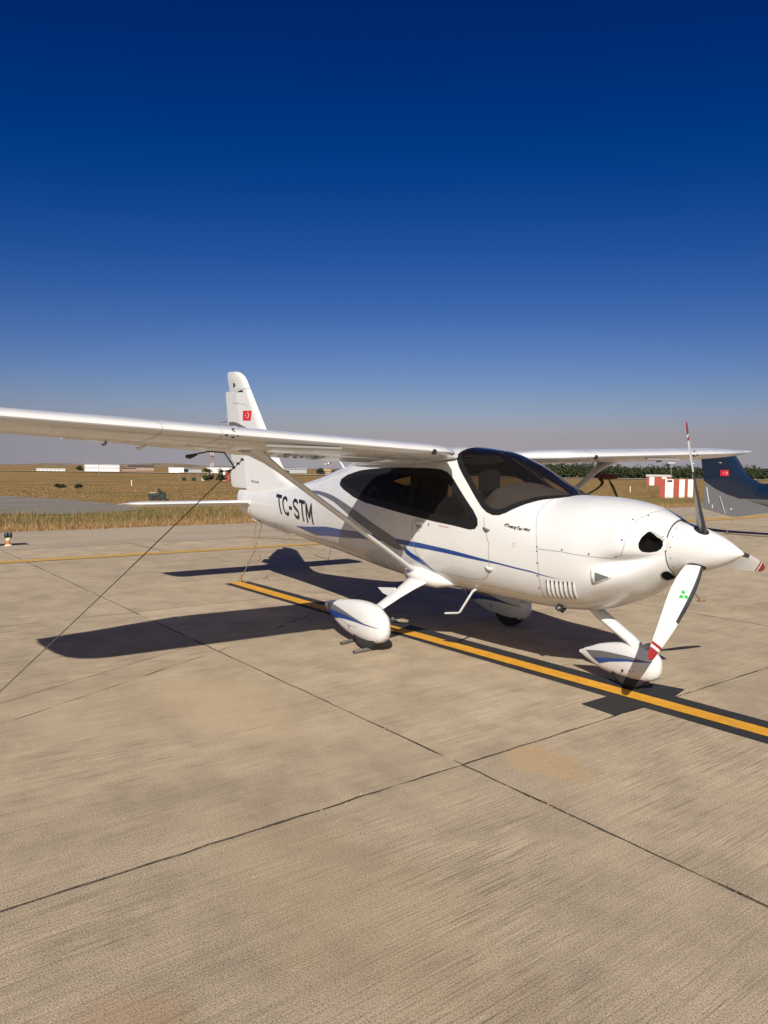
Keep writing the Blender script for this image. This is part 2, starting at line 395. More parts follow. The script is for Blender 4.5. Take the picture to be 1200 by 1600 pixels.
def drape(name, poly, m, parent, off=.0025, step=.035, side=1, hole=None, depth=None, rim=0):
    """polygon in (x, theta) laid over the fuselage skin; hole: list of inner polygons left open"""
    P = dens(met(poly), step); pts = [Vector(p) for p in P]; faces = [list(range(len(P)))]; edges = []
    H = []
    if hole:
        hp = dens(met(hole), step); H = hp; base = len(pts); pts += [Vector(p) for p in hp]
        edges = [(base+i, base+(i+1) % len(hp)) for i in range(len(hp))]
    xs = [p[0] for p in P]; ys = [p[1] for p in P]
    gx = min(xs)+step/2
    while gx < max(xs):
        gy = min(ys)+step/2
        while gy < max(ys):
            if inpoly((gx, gy), P) and pdist((gx, gy), P) > step*.45 and (not H or pdist((gx, gy), H) > step*.4):
                pts.append(Vector((gx, gy)))
            gy += step
        gx += step
    r = delaunay_2d_cdt(pts, edges, faces, 1 if not hole else 2, 1e-7)
    V2 = r[0]; F = []
    for f in r[2]:
        cx = sum(V2[i].x for i in f)/len(f); cy = sum(V2[i].y for i in f)/len(f)
        if not inpoly((cx, cy), P): continue
        if H and inpoly((cx, cy), H): continue
        F.append(list(f))
    V = []
    for v in V2:
        o = off
        if depth: o = off - depth(pdist((v.x, v.y), P), v.x/KX, v.y/KT)
        V.append(body(v.x/KX, v.y/KT*side, o))
    if rim:   # turned-down edge so that the patch has thickness
        n0 = len(V); loop = {}
        ec = {}
        for f in F:
            for i in range(len(f)):
                e = tuple(sorted((f[i], f[(i+1) % len(f)]))); ec.setdefault(e, []).append((f[i], f[(i+1) % len(f)]))
        for e, l in ec.items():
            if len(l) == 1:
                a, b = l[0]
                for q in (a, b):
                    if q not in loop:
                        loop[q] = len(V); v = V2[q]; V.append(body(v.x/KX, v.y/KT*side, off-rim))
                F.append([b, a, loop[a], loop[b]])
    # orient outwards
    if F:
        a, b, c_ = [V[i] for i in F[0][:3]]; cc = (a+b+c_)/3; zt,zb,zm,*_ = sec(max(min(cc.x, -.47), -7.5))
        if (b-a).cross(c_-a).dot(Vector((0, cc.y, cc.z-zm))) < 0: F = [list(reversed(f)) for f in F]
    return mk(name, V, F, m, parent, True)
def ribbon(name, pts, width, m, parent, off=.0015, side=1, step=.03):
    P = dens(met(pts), step, False); V = []; F = []
    C3 = [body(x/KX, t/KT*side, off) for x, t in P]
    for i, p in enumerate(C3):
        d = (C3[min(i+1, len(C3)-1)]-C3[max(i-1, 0)]).normalized()
        x, t = P[i]; nrm = (body(x/KX, t/KT*side, off+.01)-p).normalized(); b = nrm.cross(d).normalized()*width/2
        V += [p+b, p-b]
        if i: F.append((2*i-2, 2*i-1, 2*i+1, 2*i) if True else 0)
    if F:
        f = F[0]; nn = (V[f[1]]-V[f[0]]).cross(V[f[2]]-V[f[0]])
        x, t = P[0]
        if nn.dot(body(x/KX, t/KT*side, off+.01)-C3[0]) < 0: F = [tuple(reversed(q)) for q in F]
    return mk(name, V, F, m, parent, True)
def spot(name, x, t, rad, m, parent, off=.003, side=1, n=10, dome=0):
    p = body(x, t*side, off); nrm = (body(x, t*side, off+.02)-p).normalized()
    a = nrm.orthogonal().normalized(); b = nrm.cross(a)
    V = [p+nrm*dome]+[p+(a*math.cos(2*math.pi*k/n)+b*math.sin(2*math.pi*k/n))*rad for k in range(n)]
    return mk(name, V, [(0, 1+k, 1+(k+1) % n) for k in range(n)], m, parent, bool(dome))
FONTC = {}
def text_mesh(s, shear=0, bold=0, sub=0, space=1.0):
    cu = bpy.data.curves.new('lettering', 'FONT'); cu.body = s; cu.shear = shear; cu.offset = bold; cu.resolution_u = 3; cu.space_character = space
    o = bpy.data.objects.new('lettering', cu); COL.objects.link(o); bpy.context.view_layer.update()
    me = bpy.data.meshes.new_from_object(o.evaluated_get(bpy.context.evaluated_depsgraph_get()))
    bpy.data.objects.remove(o)
    bm = bmesh.new(); bm.from_mesh(me); bmesh.ops.triangulate(bm, faces=bm.faces)
    for _ in range(sub): bmesh.ops.subdivide_edges(bm, edges=[e for e in bm.edges if e.calc_length() > .18], cuts=1, use_grid_fill=False); bmesh.ops.triangulate(bm, faces=bm.faces)
    V = np.array([v.co[:2] for v in bm.verts]); bm.verts.index_update(); F = [[v.index for v in f.verts] for f in bm.faces]; bm.free()
    V -= V.min(0); V /= V.max(0)
    return V, F
def stroke_letters(name, fn, m, parent, wid=1.12, hei=.25, st=.042):
    """TC-STM drawn as broad strokes in metres, then laid on the surface"""
    lw = .145; adv = .192; glyph = {
     'T': [[(0, 1), (1, 1)], [(.5, 1), (.5, 0)]],
     'C': [[(1, .80), (.86, .95), (.55, 1), (.2, .92), (.02, .7), (0, .5), (.02, .3), (.2, .08), (.55, 0), (.86, .05), (1, .20)]],
     '-': [[(.12, .46), (.75, .46)]],
     'S': [[(.96, .82), (.8, .96), (.5, 1), (.18, .95), (.03, .8), (.08, .64), (.35, .55), (.68, .46), (.93, .36), (.98, .2), (.82, .05), (.5, 0), (.16, .05), (0, .2)]],
     'M': [[(0, 0), (.02, 1), (.5, .2), (.98, 1), (1, 0)]]}
    V = []; F = []; x0 = st/2; tot = wid
    xs_ = {}
    for ch in 'TC-STM':
        gw = lw*(.62 if ch == '-' else 1.15 if ch == 'M' else 1)
        for pl in glyph[ch]:
            P = [Vector((x0+a*gw, st/2+b*(hei-st))) for a, b in pl]; P2 = []
            for a, b in zip(P, P[1:]):
                k = max(1, int((b-a).length/.03)); P2 += [a.lerp(b, q/k) for q in range(k)]
            P2.append(P[-1]); base = len(V)
            for i, p in enumerate(P2):
                d = (P2[min(i+1, len(P2)-1)]-P2[max(i-1, 0)]).normalized(); n_ = Vector((-d.y, d.x))*st/2
                e = -d*st/2 if i == 0 else d*st/2 if i == len(P2)-1 else d*0
                V += [p+n_+e*(ch in 'T-M'), p-n_+e*(ch in 'T-M')]
                if i: F.append((base+2*i-2, base+2*i-1, base+2*i+1, base+2*i))
        x0 += gw+.052
    xm = max(v.x for v in V)
    return mk(name, [fn(v.x/xm, v.y/hei) for v in V], F, m, parent, False)
def letters(name, s, fn, m, parent, flip=False, **kw):
    V, F = text_mesh(s, **kw)
    V3 = [fn(u, v) for u, v in V]
    if flip: F = [list(reversed(f)) for f in F]
    return mk(name, V3, F, m, parent, False)

# ================================================================== GROUND
GX = [-0.5-5.4*k for k in range(-3, 4)]        # joints across (x = const): 15.7 ... -16.7
GXs = sorted([-17.6] + [-.5-5.4*k for k in range(-3, 4)])
GYs = [-2.13+5.43*k for k in range(-5, 14)]
base = mk('ground', [(-4000, -5000, -.16), (3000, -5000, -.16), (3000, 5000, -.16), (-4000, 5000, -.16)], [(0, 1, 2, 3)], M_field, None, False)
tag(base, kind='structure')
bed = mk('apron_bed', [(-17.7, -60, -.03), (40, -60, -.03), (40, 90, -.03), (-17.7, 90, -.03)], [(0, 1, 2, 3)], M_base, None, False); tag(bed, kind='structure')
apron = bpy.data.objects.new('apron', None); COL.objects.link(apron); apron['kind'] = 'structure'
def slab(poly, m=M_conc, jit=.0025, h=0.0):
    """one slab: jittered edge, thin body, own datablock"""
    P = dens(poly, .12)
    P = [(x+rng.normal()*jit, y+rng.normal()*jit) for x, y in P]
    n = len(P); V = [(x, y, h) for x, y in P]+[(x, y, -.05) for x, y in P]
    F = [tuple(range(n))]+[(i+n, (i+1) % n+n, (i+1) % n, i) for i in range(n)]
    A_ = None
    A = sum(P[i][0]*P[(i+1) % n][1]-P[(i+1) % n][0]*P[i][1] for i in range(n))
    if A < 0: F = [tuple(reversed(f)) for f in F]
    o = mk('concrete_slab', V, F, [m, M_base], apron, False)
    o.data.polygons.foreach_set('material_index', [0]+[1]*n); return o
G2 = .0072
for ix in range(len(GXs)-1):
    for iy in range(len(GYs)-1):
        x0, x1 = GXs[ix]+G2, GXs[ix+1]-G2; y0, y1 = GYs[iy]+G2, GYs[iy+1]-G2
        if x1 > 12 and y0 > 10: continue
        near = (x0+x1)/2 > -12 and -8 < (y0+y1)/2 < 12
        if abs(GXs[ix]+5.9) < .01 and abs(GYs[iy+1]+2.13) < .01:      # slab cracked corner to corner
            a = (-3.7, y1); b = (-.95, y0)
            slab([(x0, y0), (b[0]-.004, y0), (a[0]-.004, y1), (x0, y1)], jit=.004); slab([(b[0]+.004, y0), (x1, y0), (x1, y1), (a[0]+.004, y1)], jit=.004)
        elif abs(GXs[ix]+5.9) < .01 and abs(GYs[iy]+2.13) < .01:
            a = (-3.7, y0); b = (x0, y0+3.6)
            slab([(x0, y0), (a[0]-.004, y0), (x0, b[1]-.004)], jit=.004); slab([(a[0]+.004, y0), (x1, y0), (x1, y1), (x0, y1), (x0, b[1]+.004)], jit=.004)
        else: slab([(x0, y0), (x1, y0), (x1, y1), (x0, y1)], jit=.0028 if near else 0)
# shoulder strip by the grass
fp = flatpoly('apron_shoulder', [(-17.55, -60), (-13.35, -60), (-13.35, 80), (-17.55, 80)], .004, M_strip); tag(fp, kind='structure')
# markings
def line(name, poly, z, m): o = flatpoly(name, poly, z, m, None); tag(o, kind='structure'); return o
line('black_border', [(-7.25, -.372), (4.0, -.36), (4.0, .085), (-7.25, .02)], .004, M_blk)
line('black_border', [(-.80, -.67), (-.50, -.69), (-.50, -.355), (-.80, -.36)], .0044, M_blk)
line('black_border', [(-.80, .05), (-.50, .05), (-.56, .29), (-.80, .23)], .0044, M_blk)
line('yellow_line', [(-7.30, -.29), (-7.22, -.10), (-3.65, -.145), (4.0, -.04), (4.0, -.185), (-3.45, -.305)], .008, M_yel)
line('yellow_line', [(-11.55, -60), (-11.22, -60), (-11.22, 16), (-11.55, 16)], .008, M_yelo)
line('yellow_line', [(-12.0, 16), (-11.4, 16), (-11.0, 60), (-12.0, 60)], .008, M_yelo)
line('faded_line', [(-14.05, .35), (-13.9, .45), (-11.5, .62), (-11.55, .42)], .009, M_pale)
line('faded_line', [(-13.9, 3.0), (-13.8, 3.15), (-11.6, 4.6), (-11.6, 4.4)], .009, M_pale)
line('black_border', [(-8.1, 15.1), (4, 15.1), (4, 15.42), (-8.1, 15.36)], .004, M_blk)
line('yellow_line', [(-8.0, 15.15), (4, 15.15), (4, 15.22), (-8.0, 15.22)], .008, M_yelo)
# side taxiway and far runway in the field
line('taxiway', [(-43.2, 3.3), (-37, 5.2), (-31, 6.0), (-27, 5.6), (-24.8, 3.2), (-25.6, .1), (-27, -30), (-60, -40), (-62, -5)], -.10, M_asph)
# gently uneven field surface
def fieldmesh():
    xs = np.concatenate([np.linspace(-17.6, -60, 60), np.linspace(-64, -300, 30)]); ys = np.linspace(-60, 320, 160)
    V = []; F = []
    for i, x in enumerate(xs):
        for j, y in enumerate(ys):
            e = min(1, (-17.6-x)/3.0)
            h = -.02*(1-e) - .13*e + .05*math.sin(x*.31+y*.12)*e*0 
            V.append((x, y, -.035-.09*e+(rng.random()-.5)*.02*e))
    m_ = len(ys)
    for i in range(len(xs)-1):
        for j in range(m_-1): F.append((i*m_+j, (i+1)*m_+j, (i+1)*m_+j+1, i*m_+j+1))
    o = mk('field', V, F, M_field, None, True); tag(o, kind='structure')
fieldmesh()
bpy.data.objects['taxiway'].location.z = .03
def strip(name, pts, wd, z, m):
    V = []; F = []
    for i, p in enumerate(pts):
        a = Vector(pts[max(i-1, 0)]); b = Vector(pts[min(i+1, len(pts)-1)]); d = (b-a).normalized(); n_ = Vector((-d.y, d.x))*wd/2
        V += [(p[0]+n_.x, p[1]+n_.y, z), (p[0]-n_.x, p[1]-n_.y, z)]
        if i: F.append((2*i-2, 2*i-1, 2*i+1, 2*i))
    o = mk(name, V, F, m, None, False); tag(o, kind='structure')
M_rwy = mat('runway_concrete', (.40, .36, .31), .9)
strip('runway', [(-300, -120), (-198, 55), (-165, 105), (-128, 150), (-116, 200), (-104, 260), (-95, 400)], 15, .02, M_rwy)
strip('straw_verge', [(-300, -160), (-215, 25), (-195, 50), (-175, 76), (-150, 108)], 9, .03, M_straw)

# ------------------------------------------------------------------ grass
def grass(name, spots, hmean, hsd, wid, mats, probs, lean=.35):
    n = len(spots); h = np.clip(rng.normal(hmean, hsd, n), hmean*.35, None); a = rng.uniform(0, math.pi*2, n); ln = rng.uniform(0, lean, n)*h; la = rng.uniform(0, 6.28, n)
    dx, dy = np.cos(a)*wid/2, np.sin(a)*wid/2; x, y, z = spots[:, 0], spots[:, 1], spots[:, 2]
    V = np.empty((n, 3, 3)); V[:, 0] = np.c_[x-dx, y-dy, z]; V[:, 1] = np.c_[x+dx, y+dy, z]; V[:, 2] = np.c_[x+np.cos(la)*ln, y+np.sin(la)*ln, z+h]
    me = bpy.data.meshes.new(name); me.vertices.add(3*n); me.vertices.foreach_set('co', V.reshape(-1)); me.loops.add(3*n); me.polygons.add(n)
    me.loops.foreach_set('vertex_index', np.arange(3*n)); me.polygons.foreach_set('loop_start', np.arange(0, 3*n, 3)); me.polygons.foreach_set('loop_total', np.full(n, 3))
    for m in mats: me.materials.append(m)
    me.polygons.foreach_set('material_index', rng.choice(len(mats), n, p=probs)); me.update(calc_edges=True); me.validate()
    o = bpy.data.objects.new(name, me); COL.objects.link(o); tag(o, kind='stuff'); return o
def scatter(n, x0, x1, y0, y1, z=-.12, clump=.0):
    xs = rng.uniform(min(x0, x1), max(x0, x1), n); ys = rng.uniform(y0, y1, n)
    if clump: xs += rng.normal(0, clump, n)
    return np.c_[xs, ys, np.full(n, z)]
def patchy(P, fx, fy, thr=.0):
    v = np.sin(P[:, 0]*fx+np.sin(P[:, 1]*fy*.7)*1.3)+np.sin(P[:, 1]*fy+P[:, 0]*fx*.5+1.7)+rng.normal(0, .6, len(P))
    return P[v > thr]
g1 = scatter(95000, -17.75, -19.6, -14, 50); g1[:, 0] -= np.abs(rng.normal(0, .15, len(g1))); g1[:, 2] = -.08
grass('dry_grass', g1, .115, .055, .016, GR, [.38, .18, .12, .32])
g2 = patchy(scatter(190000, -19.0, -25.5, -14, 55), 1.9, .8, -.6)
grass('tall_grass', g2, .15, .08, .020, GR, [.12, .05, .63, .20])
g3 = patchy(scatter(110000, -25, -60, -10, 95), .6, .35, -.3)
g3 = g3[~((g3[:, 0] < -25) & (g3[:, 0] > -62) & (g3[:, 1] < 6.2+(g3[:, 0]+31)*.22*(g3[:, 0] < -31)))]
grass('field_grass', g3, .06, .035, .05, GR, [.16, .0, .48, .36])

# ================================================================== TREES, SHRUBS
def leafcloud(cx, cy, cz, rx, ry, rz, n, size):
    """n leaf clumps as small tilted quads through an uneven volume"""
    V = []; F = []
    lobes = [(rng.normal(0, .38, 3), rng.uniform(.45, .75)) for _ in range(7)]
    for i in range(n):
        lo, lr = lobes[rng.integers(7)]
        d = rng.normal(0, 1, 3); d /= np.linalg.norm(d)+1e-9; p = lo+d*lr*rng.uniform(.55, 1.0)
        c = np.array([cx+p[0]*rx, cy+p[1]*ry, cz+p[2]*rz])
        a = rng.normal(0, 1, 3); a /= np.linalg.norm(a); b = np.cross(a, rng.normal(0, 1, 3)); b /= np.linalg.norm(b)
        s = size*rng.uniform(.6, 1.4); k = len(V)
        V += [c-a*s-b*s*.6, c+a*s-b*s*.5, c+a*s*.8+b*s, c-a*s*.7+b*s*.8]; F.append((k, k+1, k+2, k+3))
    return V, F
def cloudmesh(name, V, F, parent=None, probs=(.6, .32, .08)):
    o = mk(name, V, F, LEAF, parent, False)
    o.data.polygons.foreach_set('material_index', rng.choice(3, len(F), p=list(probs))); return o
def bush(x, y, w_, h, label, group=None, name='bush', cat='bush', z0=-.12):
    t = thing(name, (x, y, z0), label, cat, group)
    V, F = leafcloud(x, y, z0+h*.52, w_*.42, w_*.42, h*.42, 420, w_*.055)
    cloudmesh('crown', V, F, t)
    tube('trunk', [(x, y, z0), (x+.03*w_, y, z0+h*.3), (x-.05*w_, y+.04*w_, z0+h*.6)], [w_*.03, w_*.022, w_*.008], M_trunk, t, n=6)
    return t
# far wood along the right of the field: one mass
def wood():
    V = []; F = []
    line_ = [(-150, 132), (-131, 158), (-124, 185), (-116, 215), (-108, 245), (-98, 290), (-88, 340)]
    for k in range(760):
        t = rng.uniform(0, len(line_)-1.001); i = int(t); f = t-i
        x = line_[i][0]*(1-f)+line_[i+1][0]*f; y = line_[i][1]*(1-f)+line_[i+1][1]*f
        back = rng.uniform(0, 26); x -= back; y += back*.4
        h = rng.uniform(2.5, 4.1)*(1+.1*math.sin(t*5)) + back*.012; r = rng.uniform(1.0, 1.9)
        v, f_ = leafcloud(x, y, h*.5, r, r, h*.48, 110, .21); o = len(V); V += v; F += [tuple(q+o for q in g) for g in f_]
        if k % 3 == 0:      # trunks of the front row
            for a, b in ((0, 1), (1, 2), (2, 0)):
                pass
    ob = cloudmesh('pine_wood', V, F, None, (.68, .26, .06)); tag(ob, kind='stuff')
    # woodland floor
wood()
# near gap between wing and tail: low trees far off
def gp(x, y): return (x, y)
bush(-79.5, 32.2, 1.35, .95, 'dark green bush left of the red cabin end, beside the mast foot', 'bushes at the mast foot')
bush(-79.0, 33.6, 1.15, 1.15, 'taller dark green bush touching the red and white cabin end', 'bushes at the mast foot')
bush(-216, 55.0, 2.2, 1.7, 'dark round bush at the left end of the far white hangar', 'bushes by the far hangars')
bush(-192, 76.3, 2.0, 1.1, 'low dark bush in front of the long far white hangar, nearest its left end', 'bushes by the far hangars')
bush(-188, 80.6, 2.9, 1.5, 'broad dark bush in front of the middle of the long white hangar', 'bushes by the far hangars')
bush(-186, 83.8, 2.1, 1.4, 'dark bush in front of the long white hangar, just left of the upright tree', 'bushes by the far hangars')
bush(-184, 85.9, 1.1, 2.0, 'small upright dark tree in front of the long white hangar', None, 'tree', 'tree')
bush(-58.2, 10.2, .9, .32, 'low green weed tuft growing on the field left of the taxiway bend', None)
bush(-57.0, 11.2, .8, .38, 'second low green weed tuft on the field, right of the lower one', None)
for (bx, by, w_, h, lb) in ((-182, 113.5, 3.4, 1.9, 'autumn brown bushy tree seen under the wing, left of the small far houses'), (-178, 116.0, 2.6, 1.6, 'dark bushy tree between the small far houses under the wing'),
                            (-172, 119.5, 2.6, 2.0, 'dark round tree right of the small far houses under the wing'), (-196, 110, 2.4, 1.2, 'low far bush right of the grey far hangar')):
    bush(bx, by, w_, h, lb, None, 'tree', 'tree')
# low far ridge behind everything
def ridge(name, pts, z=-1):
    V = []; F = []
    for i, (x, y, h) in enumerate(pts):
        d = Vector((x, y)).normalized()*260
        V += [(x, y, z), (x+d.x*.3, y+d.y*.3, h), (x+d.x, y+d.y, z)]
        if i:
            a = 3*(i-1); b = 3*i; F += [(a, b, b+1, a+1), (a+1, b+1, b+2, a+2)]
    o = mk(name, V, F, M_hill, None, True); tag(o, kind='structure')
pts = []
for k in range(90):
    a = R(112+k*1.1); rr = 1100
    pts.append((CAMPOS.x+rr*math.cos(a), CAMPOS.y+rr*math.sin(a), 3.2+1.6*math.sin(k*.33)+1.2*math.sin(k*.9+1)+rng.random()*.8))
ridge('hills', pts)

# ================================================================== FAR BUILDINGS
def ground_rot(x, y): return math.atan2(y-CAMPOS.y, x-CAMPOS.x)-math.pi/2
def shed(name, x, y, wd, dp, h, m, mroof, label, cat, nwin=0, door=None, gable=.12, group=None, band=None):
    """building facing the camera side; x,y is the middle of its front"""
    t = thing(name, (x, y, 0), label, cat, group); a = ground_rot(x, y)
    M_ = Matrix.Translation((x, y, -.1)) @ Matrix.Rotation(a, 4, 'Z')
    def part(nm, lo, hi, mm, par=t):
        V = [M_ @ Vector((lo[0] if i & 1 == 0 else hi[0], lo[1] if i & 2 == 0 else hi[1], lo[2] if i & 4 == 0 else hi[2])) for i in range(8)]
        return mk(nm, V, [(0, 2, 3, 1), (4, 5, 7, 6), (0, 1, 5, 4), (2, 6, 7, 3), (0, 4, 6, 2), (1, 3, 7, 5)], mm, par, False)
    part('wall', (-wd/2, 0, 0), (wd/2, dp, h), m)
    e = .15
    V = [(-wd/2-e, -e, h+.002), (wd/2+e, -e, h+.002), (wd/2+e, dp+e, h+.002), (-wd/2-e, dp+e, h+.002), (-wd/2-e, dp/2, h+gable+.06), (wd/2+e, dp/2, h+gable+.06)]
    V = [M_ @ Vector(v) for v in V]
    mk('roof', V, [(0, 1, 5, 4), (2, 3, 4, 5), (0, 4, 3), (1, 2, 5), (0, 3, 2, 1)], mroof, t, False)
    for i in range(nwin):
        cx = -wd/2+wd*(i+.5)/nwin; part('window', (cx-wd/nwin*.3, -.03, h*.42), (cx+wd/nwin*.3, .02, h*.68), M_hangar2)
    if door: part('door', (door[0], -.04, 0), (door[1], .02, h*.8), M_hangar2)
    if band: part('base_band', (-wd/2, -.02, 0), (wd/2, .01, h*.25), band)
    return t
shed('hangar', -222.5, 63.2, 9.6, 8, 1.9, M_hangar, M_hangar, 'white far hangar with a row of grey openings, left of the brown wall', 'hangar', nwin=14)
shed('hangar', -190, 72.8, 3.9, 7, 1.35, M_hangar, M_hangar, 'short white flat hangar at the left end of the long white row', 'hangar', nwin=0)
shed('hangar', -198, 80.2, 6.0, 7, 1.05, M_hangar2, M_hangar2, 'low grey far building between the two white hangars', 'building', nwin=6)
shed('hangar', -190, 89.5, 14.5, 7, 1.55, M_hangar, M_hangar, 'long white far hangar behind the bushes and the mast', 'hangar', nwin=0)
shed('far_building', -244, 82.5, 8.0, 7, 1.35, M_brick, M_roofd, 'low brown far building with a long dark roof', 'building', nwin=8, gable=.7)
shed('far_building', -232, 74.4, 4.2, 5, .85, M_brick, M_roofd, 'small brown far building right of the white hangar', 'building', nwin=4)
shed('greenhouse', -205, 44.8, 6.8, 4, .62, M_hangar, M_hangar, 'long low white shelter far off at the left edge of the field', 'shelter', nwin=7)
shed('hangar', -219, 126.8, 8.2, 7, 1.25, M_hangar2, M_hangar2, 'grey far hangar with a pale roof seen under the wing', 'hangar', nwin=5, gable=.5)
shed('far_house', -186, 118.4, 2.0, 2, 1.0, M_brick, M_straw, 'small far brown house under the wing, left one of the pair', 'house', nwin=2, gable=.5)
shed('far_house', -181, 119.3, 2.6, 2, 1.1, M_hangar, M_brick, 'small far white house under the wing, right one of the pair', 'house', nwin=2, gable=.5)

# lattice mast, red and white
t = thing('lattice_mast', (-114.7, 48.6, 0), 'tall red and white lattice mast standing behind the bushes under the wing', 'mast')
mx, my = -114.7, 48.6; a0 = ground_rot(mx, my); ax = Vector((math.cos(a0), math.sin(a0), 0)); ay = Vector((-ax.y, ax.x, 0))
for i, (u, v) in enumerate(((-.24, 0), (.24, 0), (0, .4))):
    for k in range(6):
        p = Vector((mx, my, 0))+ax*u+ay*v
        tube('leg', [p+Vector((0, 0, k*1.2-.1)), p+Vector((0, 0, k*1.2+1.1))], .03, M_hangar if k % 2 or k > 2 else M_cabred, t, n=5)
for k in range(12):
    p = Vector((mx, my, k*.6)); q = Vector((mx, my, k*.6+.6)); s_ = 1 if k % 2 else -1
    tube('brace', [p-ax*.24*s_, q+ax*.24*s_], .02, M_hangar, t, n=4)
box('platform', (mx-.3, my-.3, 3.42), (mx+.3, my+.3, 3.6), M_cabred, t)

# red and white striped cabins
def cabin(x, y, wd, h, bands, label, roof=True, dp=1.6, z0=-.1, drop=0):
    t = thing('striped_cabin', (x, y, z0), label, 'cabin'); a = ground_rot(x, y)
    M_ = Matrix.Translation((x, y, z0)) @ Matrix.Rotation(a, 4, 'Z')
    def part(nm, lo, hi, mm):
        V = [M_ @ Vector((lo[0] if i & 1 == 0 else hi[0], lo[1] if i & 2 == 0 else hi[1], lo[2] if i & 4 == 0 else hi[2])) for i in range(8)]
        return mk(nm, V, [(0, 2, 3, 1), (4, 5, 7, 6), (0, 1, 5, 4), (2, 6, 7, 3), (0, 4, 6, 2), (1, 3, 7, 5)], mm, t, False)
    part('wall', (-wd/2, 0, 0), (wd/2, dp, h), M_cabred)
    x0 = -wd/2
    for wfrac, mm in bands:
        x1 = x0+wd*wfrac
        part('wall_panel', (x0+.005, -.03, .01), (x1-.005, -.002, h-.01), mm); x0 = x1
    if not roof and wd > 2: part('wall_lamp', (-wd*.26, -.14, h-.14), (-wd*.12, -.03, h-.07), M_dark)
    if roof:
        V = [(-wd/2-.12, -.15, h+.002), (wd/2+.10, -.15, h+.002), (wd/2-.25, dp+.2, h+.20), (-wd/2+.0-.12, dp+.2, h+.20), (-wd/2-.12, -.15, h+.05), (wd/2+.10, -.15, h+.05), (wd/2-.25, dp+.2, h+.25), (-wd/2-.12, dp+.2, h+.25)]
        mk('roof', [M_ @ Vector(v) for v in V], [(3, 2, 1, 0), (4, 5, 6, 7), (0, 1, 5, 4), (1, 2, 6, 5), (2, 3, 7, 6), (3, 0, 4, 7)], M_cabwhite, t, False)
    return t
RW = M_cabred; WW = M_cabwhite
cabin(-26.15, 42.75, 2.18, 1.36, ((.165, RW), (.255, WW), (.165, RW), (.17, WW), (.085, RW), (.16, WW)), 'nearer flat red and white striped box standing in front of the roofed cabin', roof=False, dp=1.4)
cabin(-56.9, 89.6, 3.3, 1.28, ((.11, RW), (.20, WW), (.30, RW), (.20, WW), (.19, RW)), 'red and white cabin with a white roof, behind and left of the striped box', dp=2.4)
cabin(-86.3, 37.55, .75, 1.3, ((.35, WW), (.65, RW)), 'orange red cabin end beside the fin and the bushes, under the near wing', roof=False)
# field equipment
def lamp_post(x, y, h, label, fix=2, group=None):
    t = thing('field_lamp_post', (x, y, -.1), label, 'lamp post', group); tube('pole', [(x, y, -.12), (x, y, h)], .04, M_metal, t, n=6)
    a = ground_rot(x, y); c, s_ = math.cos(a), math.sin(a)
    for k in range(fix):
        o_ = (k-(fix-1)/2)*.36; box('floodlight', (x+c*o_-.15, y+s_*o_-.12, h), (x+c*o_+.15, y+s_*o_+.12, h+.16), M_hangar, t, bev=.02)
    return t
lamp_post(-61, 99.3, 3.15, 'thin pole with a row of white floodlights behind the white roofed cabin', 3)
lamp_post(-58.6, 101.2, 3.1, 'thin pole with one white floodlight behind the striped box', 1)
def post(x, y, h, label, m=M_hangar, r=.035, group='white marker posts in the field'):
    t = thing('marker_post', (x, y, -.12), label, 'post', group); tube('post', [(x, y, -.13), (x, y, h)], r, m, t, n=6); tube('cap', [(x, y, h), (x, y, h+.05)], r*1.5, m, t, n=6)
post(-37.7, 54.4, .38, 'short white marker post in the dry grass left of the striped cabins')
post(-131.3, 35.0, 1.9, 'tall thin white pole standing in the field before the far brown building', M_metal, .05, None)
post(-64, 17.7, .35, 'small white marker post in the field above the tailplane tip')
# control fence box left of the bushes
t = thing('antenna_frame', (-86, 33.8, -.1), 'low metal frame with small boxes left of the mast bushes', 'frame')
for k, yy in enumerate((31.7, 32.8, 33.9, 35.0)): tube('post', [(-87.4+k*.4, yy, -.12), (-87.4+k*.4, yy, .95)], .035, M_metal, t, n=5)
tube('rail', [(-87.4, 31.7, .95), (-86.2, 35.0, .95)], .03, M_metal, t, n=5)
for k, yy in enumerate((32.2, 33.3, 34.4)): box('equipment_box', (-87.2+k*.4, yy-.2, -.1), (-86.9+k*.4, yy+.2, .3), M_satin if k == 2 else M_dkgreen, t, bev=.02)
# windsock
t = thing('windsock', (-150, 96, 0), 'red and white windsock on a pole seen between the wing and the cabin roof', 'windsock')
wx, wy = -150, 96.0; a = ground_rot(wx, wy); c_, s_ = math.cos(a), math.sin(a)
tube('pole', [(wx, wy, 0), (wx, wy, 3.15)], .05, M_metal, t, n=6)
for k in range(4):
    u0, u1 = -.05-k*.38, -.05-(k+1)*.38
    tube('sock_band', [(wx+c_*u0, wy+s_*u0, 3.1-k*.11), (wx+c_*u1, wy+s_*u1, 3.1-(k+1)*.11)], [.26-k*.04, .22-k*.04], M_red if k % 2 == 0 else M_hangar, t, n=8)
